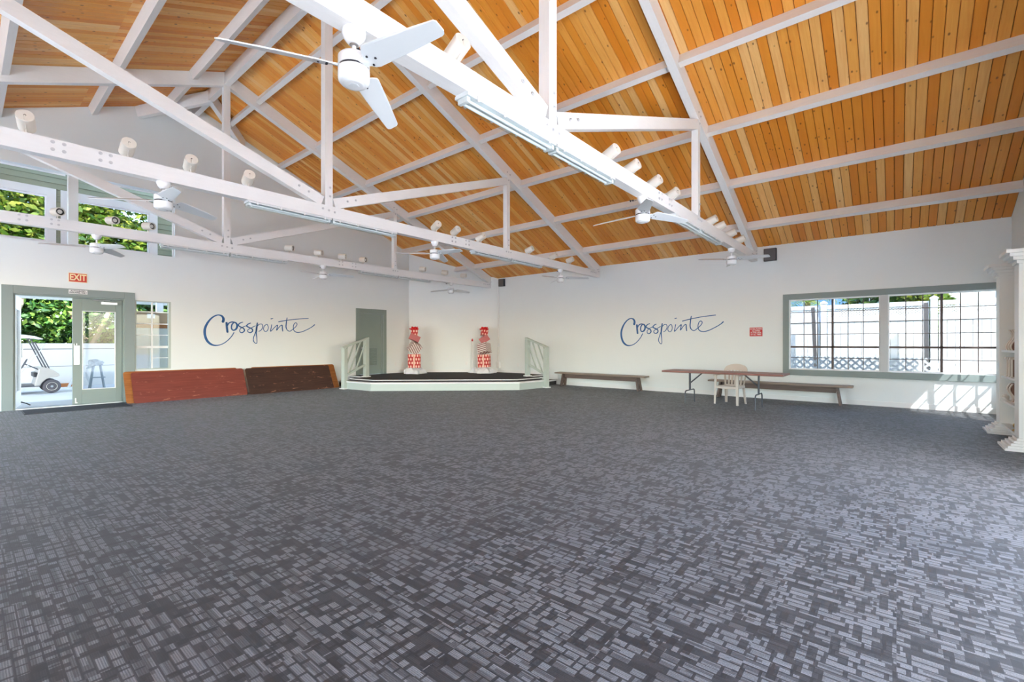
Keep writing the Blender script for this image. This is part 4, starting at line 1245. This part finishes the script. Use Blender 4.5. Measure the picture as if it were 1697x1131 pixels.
# wooden brackets standing on the shelves
def s_bracket(lab, x, z, h, flip):
    t = thing('scroll_bracket', lab, 'bracket', (x, -1.215, z), 0, 'curved wooden brackets on the bookcase')
    front = []; N_ = 14
    for i in range(N_+1):
        v = i/N_; front.append((-.035 + flip*.028*math.sin(2*math.pi*v*.92 + .6), h*v))
    back = [(-.16 + flip*.028*math.sin(2*math.pi*(i/N_)*.92 + .6), h*i/N_) for i in range(N_, -1, -1)]
    MB().prism(front + back, 'x', -.028, .028).build('bracket_body', M['bracket'], t)
    m = MB()
    for i in range(N_):
        (ya, za), (yb, zb) = front[i], front[i+1]
        m.hexa([(-.03, ya, za), (.03, ya, za), (.03, ya+.012, za), (-.03, ya+.012, za)], [(-.03, yb, zb), (.03, yb, zb), (.03, yb+.012, zb), (-.03, yb+.012, zb)])
    m.build('bracket_edge', M['bracketedge'], t)
def t_bracket(lab, x, z, h):
    t = thing('post_bracket', lab, 'bracket', (x, -1.225, z), 0, 'straight wooden brackets on the bookcase')
    MB().box(-.025, .025, -.15, -.012, 0, h-.03).build('bracket_body', M['bracket'], t)
    MB().box(-.028, .028, -.012, .002, .012, h-.03).build('bracket_edge', M['bracketedge'], t)
    MB().box(-.045, .045, -.16, .018, h-.03, h).build('bracket_cap', M['bracketedge'], t)
    MB().box(-.035, .035, -.155, .008, 0, .012).build('bracket_foot', M['bracketedge'], t)
s_bracket('wavy wooden bracket on the upper shelf, farthest along', 9.66, 1.2535, .29, 1)
s_bracket('wavy wooden bracket on the upper shelf, second from the far column', 9.50, 1.2535, .29, 1)
s_bracket('wavy wooden bracket on the upper shelf, closest to the near column', 9.33, 1.2535, .29, 1)
t_bracket('straight wooden bracket on the second shelf, farthest along', 9.70, .8735, .28)
t_bracket('straight wooden bracket on the second shelf, in the middle', 9.53, .8735, .28)
t_bracket('straight wooden bracket on the second shelf, closest to the near column', 9.35, .8735, .28)
s_bracket('wavy wooden bracket on the third shelf, farthest along', 9.60, .5135, .27, -1)
s_bracket('wavy wooden bracket on the third shelf, closest to the near column', 9.42, .5135, .27, -1)
m = MB(); rnd = random.Random(5)
for k in range(6):
    a = -.5 + k*.42; m.tube([(0, 0, .012), (.03*math.cos(a), .03*math.sin(a), .05), (.07*math.cos(a), .055*math.sin(a), .07+.02*math.sin(k))], [.014, .016, .006], 8)
m.lathe([(.03, 0), (.034, .012), (.012, .02)], 12)
o = tag(m.build('shell_ornament', M['white'], None, True), 'small white branching ornament at the front of the third shelf', 'ornament'); o.location = (9.78, -1.235, .5135)
m = MB(); m.lathe([(.035, 0), (.04, .01), (.012, .03), (.02, .05), (.03, .075), (.016, .10), (.004, .115)], 14)
o = tag(m.build('brass_ornament', M['brass'], None, True), 'small brass ornament on the lowest bookcase shelf', 'ornament'); o.location = (9.20, -1.245, .1585)

# ------------------------------------------------------------------ the yard outside
GZ = -.324
tag(MB().box(-60, 80, -60, 90, GZ-.4, GZ).build('ground', M['concrete']), 'pale concrete yard', None, None, 'structure')
tag(MB().box(XL-.18, XS+.18, YR-.18, YG+.18, GZ-.01, -.121).build('trim_5', M['kerb']), 'concrete floor slab edge', None, None, 'structure')
tag(MB().box(.2, 3.9, YG+.18, 15.6, GZ, -.03).build('trim_6', M['kerb'], None, False, .01), 'grey concrete landing outside the double door', None, None, 'structure')
tag(MB().box(-5.2, 9.0, -6.5, YR-.19, GZ, -.02).build('added_bounce_floor', M['bouncefloor']), 'added pale floor behind the rear openings, bouncing sunlight to the ceiling', None, None, 'structure')  # unseen pale floor added to bounce sunlight up to the ceiling
# unseen roof added behind the rear openings to limit the sun indoors
m = MB().hexa([(-.6, -3.2, 2.95), (8.6, -3.2, 2.95), (8.6, YR-.19, 3.2), (-.6, YR-.19, 3.2)], [(-.6, -3.2, 3.05), (8.6, -3.2, 3.05), (8.6, YR-.19, 3.3), (-.6, YR-.19, 3.3)])
for x in (-.5, 4.0, 8.5): m.box(x-.06, x+.06, -3.15, -3.03, -.02, 2.95)
tag(m.build('added_sunshade_rear', M['white']), 'added white roof shading the rear openings from the sun', None, None, 'structure')
# unseen roof added to keep the sun off the cart and yard wall
m = MB().hexa([(-9, 14.9, 3.20), (13, 14.9, 3.20), (13, 24.5, 3.00), (-9, 24.5, 3.00)], [(-9, 14.9, 3.28), (13, 14.9, 3.28), (13, 24.5, 3.08), (-9, 24.5, 3.08)])
for x in (-8.8, 12.8):
    for y, z in ((15.2, 3.19), (24.3, 3.0)): m.box(x-.06, x+.06, y-.06, y+.06, GZ, z)
tag(m.build('added_sunshade_yard', M['white']), 'added white roof shading the yard from the sun', None, None, 'structure')
# white yard wall
t = thing('yard_wall', 'low white rendered yard wall with a capped top beyond the door', 'wall', (3, 24.8, GZ))
MB().box(-9, 9, 0, .16, 0, .78).build('lower_panel', M['yardwall'], t)
MB().box(-9, 9, .008, .15, .78, .80).build('groove', M['grooveline'], t)
MB().box(-9, 9, 0, .16, .80, 1.44).build('upper_panel', M['yardwall'], t)
MB().box(-9, 9, .01, .15, 1.44, 1.47).build('groove', M['grooveline'], t)
MB().box(-9, 9, -.03, .19, 1.47, 1.672).build('coping', M['yardwall'], t, False, .006)
t = tag(MB().box(-.45, .30, -.10, .02, 0, .14).build('timber_sleeper', M['orangewood'], None, False, .006), 'orange-brown timber sleeper at the foot of the yard wall', 'timber')
t.location = (2.75, 24.6, GZ)

# trees
def leaves(rnd, blobs, count, size):
    vs = []; fs = []
    tot = sum(b[3]*b[4]*b[5] for b in blobs)
    for (cx, cy, cz, rx, ry, rz) in blobs:
        n = int(count*rx*ry*rz/tot)
        for _ in range(n):
            u = rnd.gauss(0, 1); v = rnd.gauss(0, 1); w = rnd.gauss(0, 1)
            l = math.sqrt(u*u+v*v+w*w) or 1
            r = .55 + .45*rnd.random()**.6
            c = Vector((cx+rx*r*u/l, cy+ry*r*v/l, cz+rz*r*w/l))
            s = size*(.6+.8*rnd.random())
            a = Vector((rnd.gauss(0, 1), rnd.gauss(0, 1), rnd.gauss(0, .6))).normalized()
            b = a.cross(Vector((rnd.gauss(0, 1), rnd.gauss(0, 1), rnd.gauss(0, 1)))).normalized()
            k = len(vs)
            vs += [c - a*s*.5, c + b*s*.26, c + a*s*.5, c - b*s*.26]
            fs.append((k, k+1, k+2, k+3))
    return vs, fs
def tree(name, lab, loc, blobs, count, size, mat, seed, trunk, cat='tree', group='trees beyond the yard wall'):
    t = thing(name, lab, cat, loc, 0, group)
    rnd = random.Random(seed)
    vs, fs = leaves(rnd, blobs, count, size)
    me = bpy.data.meshes.new('foliage'); me.from_pydata([tuple(v) for v in vs], [], fs); me.materials.append(mat); me.update()
    o = inst('foliage', me, t); o['kind'] = 'stuff'
    for k, (pts, r) in enumerate(trunk):
        rs = [r*(1-.55*i/(len(pts)-1)) for i in range(len(pts))]
        MB().tube(pts, rs, 8).build('trunk' if k == 0 else 'branch', M['bark'], t, True)
    return t
TL = [('bushy tree with a slanting pale trunk behind the golf cart', 1.0, 26.6, 'leafB', 21),
      ('dense tree seen through the closed door leaf', 3.6, 26.4, 'leafB', 22),
      ('bright yellow-green tree filling the left clerestory window', .4, 29.0, 'leafA', 23),
      ('bright yellow-green tree filling the right clerestory window', 4.2, 29.2, 'leafA', 24),
      ('tall leafy tree seen over the small window beside the door', 7.0, 27.2, 'leafB', 25),
      ('leafy tree at the left edge beyond the open door', -2.4, 27.5, 'leafB', 26)]
for lab, x, y, mt, sd in TL:
    if mt == 'leafB':
        bl = [(0, 0, 2.6, 2.0, 1.2, 1.8), (-.5, .2, 4.0, 1.7, 1.2, 1.5), (.7, .3, 4.4, 1.6, 1.2, 1.5)]
        tree('leafy_tree', lab, (x, y, GZ), bl, 8500, .26, M[mt], sd, [([(-.2, -.9, 0), (-.1, -1.0, 1.6), (.5, -1.0, 3.2), (.7, -.6, 4.6)], .13), ([(0, -.8, 1.4), (-.7, -.6, 2.8), (-1.0, 0, 4.0)], .08)])
    else:
        bl = [(0, 0, 5.6, 2.6, 1.6, 2.6), (-1.0, .3, 7.6, 2.0, 1.5, 1.9), (1.2, .2, 7.8, 2.0, 1.5, 1.9), (0, .2, 3.0, 2.4, 1.3, 1.8)]
        tree('leafy_tree', lab, (x, y, GZ), bl, 13000, .30, M[mt], sd, [([(0, 0, 0), (.1, 0, 2.5), (-.1, 0, 5.0), (.1, .1, 7.5)], .18)])

# golf cart
t = thing('golf_cart', 'cream golf cart with a white roof parked outside the open door', 'golf cart', (1.99, 21.82, GZ))
cw = [(-.414, .267), (-.299, .83), (-.20, .865), (-.086, .85), (.05, .76), (.176, .64), (.19, .57), (.11, .54), (-.02, .53), (-.14, .48), (-.23, .38), (-.28, .27)]
MB().prism(cw, 'y', -.06, 1.10).build('front_cowl', M['cartbody'], t, False, .02)
MB().box(-1.75, -.26, -.04, 1.08, .24, .30).build('floor_pan', M['steel'], t, False, .01)
MB().prism([(-2.05, .35), (-2.05, .62), (-1.98, .70), (-1.05, .70), (-1.0, .62), (-1.0, .28), (-1.30, .27), (-1.40, .45), (-1.60, .53), (-1.82, .46), (-1.93, .35)], 'y', -.06, 1.10).build('rear_body', M['cartbody'], t, False, .015)
MB().box(-1.65, -1.02, .02, 1.02, .70, .82).build('seat', M['white'], t, False, .04)
MB().box(-1.72, -1.60, .02, 1.02, .84, 1.20).build('seat_back', M['white'], t, False, .04)
wh = MB().lathe([(.13, -.09), (.19, -.095), (.222, -.075), (.229, 0), (.222, .075), (.19, .095), (.13, .09)], 28).mesh('tyre', M['tyre'], True)
rm = MB().lathe([(.02, -.085), (.045, -.085), (.05, -.07), (.11, -.078), (.132, -.096), (.136, -.085), (.136, .085)], 28).mesh('rim', M['rim'], True)
hb = MB().lathe([(.028, -.11), (.036, -.10), (.036, -.07)], 12).mesh('hub_cap', M['metal'], True)
for x in (0, -1.62):
    for y, rz in ((.05, 0), (.98, math.pi)):
        w = inst('wheel', wh, t, (x, y, .232), (-math.pi/2, 0, rz))
        w.rotation_euler = (-math.pi/2, 0, 0) if rz else (math.pi/2, 0, 0)
        w.name = 'tyre'
        r_ = inst('rim', rm, w, (0, 0, 0), (math.pi, 0, 0)); inst('hub_cap', hb, w, (0, 0, 0), (math.pi, 0, 0))
rf = [(-2.1, 1.84), (-2.0, 1.90), (-1.3, 1.96), (-.65, 1.955), (-.40, 1.91), (-.215, 1.83), (-.225, 1.80), (-.45, 1.845), (-2.0, 1.835)]
MB().prism(rf, 'y', -.10, 1.14).build('roof', M['white'], t, False, .01)
for y in (0, 1.04):
    MB().beam((-.13, y, .84), (-.50, y, 1.83), .035, .045, (0, 1, 0)).build('roof_strut', M['steel'], t)
    MB().beam((-.06, y+.02, .83), (-.40, y+.02, 1.72), .03, .03, (0, 1, 0)).build('windscreen_post', M['steel'], t)
    MB().beam((-.70, y, .72), (-.13, y, 1.68), .022, .03, (0, 1, 0)).build('folded_windscreen', M['mullion'], t)
    MB().beam((-1.85, y, .70), (-1.75, y, 1.85), .035, .035, (0, 1, 0)).build('roof_strut', M['steel'], t)
m = MB(); m.tube([(-.30, .30, .80), (-.62, .30, 1.00)], .018, 8)
m.tube([(-.62 + .14*math.sin(a)*.45, .30 + .17*math.cos(a), 1.00 + .15*math.sin(a)) for a in [i*math.pi/8 for i in range(17)]], .014, 6); m.build('steering_wheel', M['steel'], t, True)
MB().box(-.42, -.30, .05, 1.0, .56, .70).build('dash_tray', M['dark'], t, False, .01)

# step ladder with a crumpled sheet, sawhorse, louvred shutter
t = thing('step_stool', 'grey folding step stool seen through the closed door leaf', 'step stool', (3.28, 22.9, GZ))
for x, y, dx, dy in ((-.13, -.18, -.10, -.10), (.13, -.18, .06, -.10), (-.13, .14, -.06, .14), (.13, .14, .12, .14)):
    MB().beam((x*.7, y*.5, .86), (x+dx*.9, y+dy, 0), .03, .045).build('leg', M['ladder'], t)
MB().box(-.16, .16, -.14, .12, .85, .89).build('top_step', M['ladder'], t, False, .006)
MB().box(-.20, .20, -.30, -.12, .40, .43).build('step', M['ladder'], t, False, .006)
rnd = random.Random(11); m = MB(); vs = []; fs = []; nu, nv = 18, 9
for j in range(nv+1):
    th = math.pi/2*j/nv
    for i in range(nu):
        ph = 2*math.pi*i/nu; w = 1 + .18*math.sin(ph*3+j*.8) + .14*(rnd.random()-.5)
        vs.append((.22*w*math.cos(th)**.6*math.cos(ph) - .05, .17*w*math.cos(th)**.6*math.sin(ph), .16*math.sin(th)*w - .30*max(0, math.cos(th)-.75)*max(0, -math.cos(ph))*2))
for j in range(nv):
    for i in range(nu): fs.append((j*nu+i, j*nu+(i+1) % nu, (j+1)*nu+(i+1) % nu, (j+1)*nu+i))
fs.append(tuple(range(nu))[::-1])
o = tag(m.add(vs, fs).build('crumpled_sheet', M['cloth'], None, True), 'crumpled grey sheet draped on the step stool', 'sheet'); o.location = (3.28, 22.9, GZ+.895)
t = thing('sawhorse', 'white A-frame sawhorse half hidden by the closed door leaf', 'sawhorse', (2.98, 24.0, GZ))
for x in (-.30, .26):
    for y in (-.14, .14):
        MB().beam((x*.25, y*.6, .78), (x*1.15, y, 0), .03, .05).build('leg', M['mullion'], t)
MB().beam((-.12, 0, .80), (.12, 0, .80), .22, .05).build('top_bar', M['mullion'], t)
MB().beam((-.22, -.08, .36), (.20, -.08, .36), .025, .04).build('cross_bar', M['mullion'], t)
t = thing('louvred_shutter', 'tall white louvred shutter folded open outside the closed door leaf', 'shutter', (2.50, 13.86, -.03))
MB().box(-.02, .02, 0, .06, 0, 1.90).build('stile', M['vinyl'], t); MB().box(-.02, .02, .70, .76, 0, 1.90).build('stile', M['vinyl'], t)
MB().box(-.02, .02, .06, .70, 0, .14).build('rail', M['vinyl'], t); MB().box(-.02, .02, .06, .70, 1.80, 1.93).build('rail', M['box'], t)
sl = MB().box(-.006, .006, -.32, .32, -.055, .055).mesh('louvre_slat', M['vinyl'])
for i in range(14): inst('louvre_slat', sl, t, (0, .38, .20+i*.118), (0, math.radians(-28), 0))
m = MB(); m.cyl((-.02, .62, 1.0), (-.06, .62, 1.0), .03); m.beam((-.055, .62, 1.0), (-.055, .50, 1.0), .02, .02); m.build('handle', M['metal'], t)

# white store cupboard, planks and box behind the small window
t = thing('store_cupboard', 'white panelled cupboard outside the small window', 'cupboard', (3.02, 14.15, -.03))
MB().box(-.45, .42, .02, .50, 0, 1.76).build('carcass', M['panelwhite'], t)
MB().box(-.44, -.06, 0, .02, .10, 1.28).build('door', M['mullion'], t, False, .004)
MB().box(-.02, .41, 0, .02, .10, 1.28).build('door', M['panelwhite'], t, False, .004)
MB().box(-.44, -.03, 0, .02, 1.31, 1.75).build('door', M['panelwhite'], t, False, .004)
MB().box(.0, .41, 0, .02, 1.31, 1.75).build('door', M['panelwhite'], t, False, .004)
o = tag(MB().box(-.46, .44, -.02, .12, 0, .10).build('orange_plank', M['orangewood'], None, False, .004), 'orange stained plank lying on the white cupboard', 'plank'); o.location = (3.02, 14.17, 1.7305)
o = tag(MB().box(-.40, .42, .0, .03, 0, .09).build('dark_plank', M['bench'], None, False, .004), 'dark plank lying behind the orange plank on the cupboard', 'plank'); o.location = (3.02, 14.40, 1.7305)
t = thing('cardboard_box', 'flat brown cardboard box with a white label on top of the planks', 'box', (3.02, 14.30, 1.8305))
MB().box(-.45, .43, -.12, .12, .02, .28).build('carton', M['box'], t, False, .004)
MB().box(-.06, .10, -.122, -.12, .14, .25).build('label', M['white'], t)
text_mesh('print', 'STORAGE', .026, M['signink'], t, (.02, -.123, .205), FACE_Y, .9, 0, .0005) if False else None
t = thing('porch_post', 'white square porch post outside the small window', 'post', (3.36, 14.85, GZ))
MB().box(-.07, .07, -.07, .07, 0, 3.6).build('post_shaft', M['vinyl'], t)
MB().box(-.10, .10, -.10, .10, 0, .12).build('post_base', M['vinyl'], t)

# ------------------------------------------------------------------ side yard beyond the big window
FXX = 15.8
post_y = [6.23, 3.91, 1.59, -.73, -3.05, -5.37]
fb = MB().box(-.012, .012, -.073, .073, 0, 2.21).mesh('fence_board', M['vinyl'])
lat_mat = M['vinyl']
for k in range(len(post_y)-1):
    ya, yb = post_y[k+1]+.088, post_y[k]-.088
    t = thing('vinyl_fence', 'white vinyl fence panel with a lattice top, %s from the left outside the big window' % ORD[k], 'fence', (FXX, (ya+yb)/2, GZ), 0, 'white fence panels beyond the side window')
    L = yb-ya
    nb = 14
    for i in range(nb): inst('fence_board', fb, t, (0, -L/2 + L*(i+.5)/nb, .05), None)
    MB().box(-.03, .03, -L/2, L/2, 2.26, 2.42).build('rail', M['vinyl'], t, False, .006)
    MB().box(-.03, .03, -L/2, L/2, 2.64, 2.755).build('top_rail', M['vinyl'], t, False, .006)
    MB().box(-.03, .03, -L/2, L/2, .03, .17).build('rail', M['vinyl'], t)
    m = MB(); st = .068; h = .22
    for s in (1, -1):
        c = -L/2 - h
        while c < L/2:
            y0, y1 = c, c+h; z0, z1 = 2.42, 2.64
            if s < 0: y0, y1 = y1, y0
            def cl(y): return max(-L/2, min(L/2, y))
            ca, cb = cl(y0), cl(y1)
            if abs(ca-cb) > .02:
                za = z0 + (z1-z0)*(ca-y0)/(y1-y0); zb2 = z0 + (z1-z0)*(cb-y0)/(y1-y0)
                m.beam((.006*s, ca, za), (.006*s, cb, zb2), .010, .033, (1, 0, 0)) if False else m.beam((.006*s, ca, za), (.006*s, cb, zb2), .010, .030)
            c += st
    o = m.build('lattice', M['vinyl'], t); o['kind'] = 'stuff'
for k, y in enumerate(post_y):
    t = thing('fence_post', 'white capped fence post, %s from the left outside the big window' % ORD[k], 'fence post', (FXX, y, GZ), 0, 'white fence posts beyond the side window')
    MB().box(-.07, .07, -.07, .07, 0, 2.80).build('post_shaft', M['vinyl'], t)
    MB().add([(-.085,-.085,2.80),(.085,-.085,2.80),(.085,.085,2.80),(-.085,.085,2.80),(-.085,-.085,2.83),(.085,-.085,2.83),(.085,.085,2.83),(-.085,.085,2.83),(0,0,2.89)], [(0,3,2,1),(0,1,5,4),(1,2,6,5),(2,3,7,6),(3,0,4,7),(4,5,8),(5,6,8),(6,7,8),(7,4,8)]).build('post_cap', M['vinyl'], t)
for lab, y, e in (('slim grey steel pole beside the fence, in the left window light', 1.70, .10), ('grey steel pole beside the fence, in the right window light', -.58, .02)):
    t = thing('steel_pole', lab, 'pole', (15.35, y, GZ+.031), 0, 'grey poles along the fence')
    MB().beam((0, 0, .01), (0, e, 2.65), .085, .085, (0, 1, 0)).build('pole_shaft', M['speaker'], t)
    MB().box(-.09, .09, -.09, .09, 0, .012).build('pole_base', M['speaker'], t)
# low lattice screen just outside the window
LX = 13.9
t = thing('lattice_screen', 'low white lattice screen just outside the big window', 'lattice', (LX, 0, GZ))
y0, y1, z0, z1 = -2.4, 3.2, .90, 1.34
st = .165
for s in (1, -1):
    c = y0 - (z1-z0)
    while c < y1:
        a, b = c, c+(z1-z0)
        pa, pb = max(a, y0), min(b, y1)
        if pb - pa > .03:
            za, zb2 = z0+(pa-a), z0+(pb-a)
            if s < 0: za, zb2 = z1-(pa-a), z1-(pb-a)
            MB().beam((.007*s, pa, za), (.007*s, pb, zb2), .012, .045).build('lattice_strip', M['vinyl'], t)
        c += st
MB().box(-.02, .02, y0, y1, z0-.06, z0).build('bottom_rail', M['vinyl'], t)
for y in (-2.42, -.1, 1.5, 3.22): MB().box(-.035, .035, y-.035, y+.035, 0, z0-.06 if y in (-.1, 1.5) else z1).build('screen_post', M['vinyl'], t)
tag(MB().box(13.95, 15.7, -7, 9, GZ, GZ+.03).build('lawn', M['grass']), 'strip of mown grass between the lattice screen and the fence', 'grass', None, 'stuff')

def palm(lab, loc, h, seed):
    t = thing('palm_tree', lab, 'palm', loc, 0, 'palms beyond the fence')
    rnd = random.Random(seed)
    MB().tube([(0, 0, 0), (.05, 0, h*.5), (0, .04, h)], [.13, .11, .09], 8).build('trunk', M['bark'], t, True)
    for k in range(14):
        a = 2*math.pi*k/14 + rnd.random()*.3; e = .25 + .7*rnd.random(); L = 1.3+.5*rnd.random()
        vs = []; fs = []
        pts = []
        for i in range(9):
            s = i/8; pts.append(Vector((math.cos(a)*L*s, math.sin(a)*L*s, h + L*(e*s - 1.0*s*s))))
        side = Vector((-math.sin(a), math.cos(a), 0))
        for i in range(1, 9):
            for sg in (-1, 1):
                for q in (0, .5):
                    b = pts[i-1].lerp(pts[i], q); ln = .42*math.sin(math.pi*min(.95, (i+q)/9+.08))
                    tip = b + side*sg*ln + (pts[i]-pts[i-1])*.9 - Vector((0, 0, .12*ln))
                    k2 = len(vs); d = (pts[i]-pts[i-1]).normalized()*.03
                    vs += [b-d, b+d, tip]; fs.append((k2, k2+1, k2+2))
        MB().add(vs, fs).build('frond', M['palm'], t)
palm('palm tree behind the fence at the left end of the big window', (19.6, 3.9, GZ), 3.1, 2)
palm('palm tree behind the fence, second from the left', (20.2, 2.5, GZ), 3.2, 3)
tree('leafy_bush', 'green bush showing over the fence left of the window mullion', (20.5, .6, GZ), [(0, 0, 2.6, 1.2, 1.0, 1.3)], 2600, .22, M['leafB'], 41, [([(0, 0, 0), (0, 0, 1.2), (.1, 0, 2.4)], .10)], 'bush', 'bushes beyond the fence')
tree('leafy_bush', 'green bush showing over the fence right of the window mullion', (20.5, -.7, GZ), [(0, 0, 2.6, 1.1, .8, 1.25)], 2600, .22, M['leafA'], 42, [([(0, 0, 0), (0, 0, 1.2), (.1, 0, 2.4)], .10)], 'bush', 'bushes beyond the fence')
for lab, y in (('dark clipped hedge behind the left fence panels', 3.6), ('dark clipped hedge behind the middle fence panels', .6), ('dark clipped hedge behind the right fence panels', -2.4)):
    tree('clipped_hedge', lab, (17.1, y, GZ), [(0, 0, 1.35, .65, 1.65, 1.28), (0, .6, 1.6, .6, .9, 1.05), (0, -.6, 1.6, .6, .9, 1.05)], 4200, .17, M['hedge'], int(50+y*3), [([(0, 0, 0), (0, 0, .7), (.05, 0, 1.3)], .06)], 'hedge', 'clipped hedges behind the fence')
t = thing('neighbour_house', 'blue-walled neighbouring house with a grey roof beyond the fence', 'house', (27, 1.6, GZ))
MB().box(-2, 2, -2.0, 2.2, 0, 4.2).build('wall', M['bluewall'], t)
MB().prism([(-2.4, 4.2), (2.6, 4.2), (.1, 5.6)], 'x', -2.3, 2.3).build('roof', M['roofgrey'], t)
f_ = MB().box(-2.03, -2.0, -.8, .6, 2.4, 3.8).build('window', M['vinyl'], t); MB().box(-2.035, -2.03, -.7, .5, 2.5, 3.7).build('pane', M['bluewall'], f_)
t = thing('neighbour_garage', 'pale grey neighbouring building beyond the right part of the fence', 'house', (26, -6.0, GZ))
MB().box(-2, 2, -2.8, 2.8, 0, 4.0).build('wall', M['mullion'], t)
MB().prism([(-3.1, 4.0), (3.1, 4.0), (0, 5.2)], 'x', -2.3, 2.3).build('roof', M['roofgrey'], t)
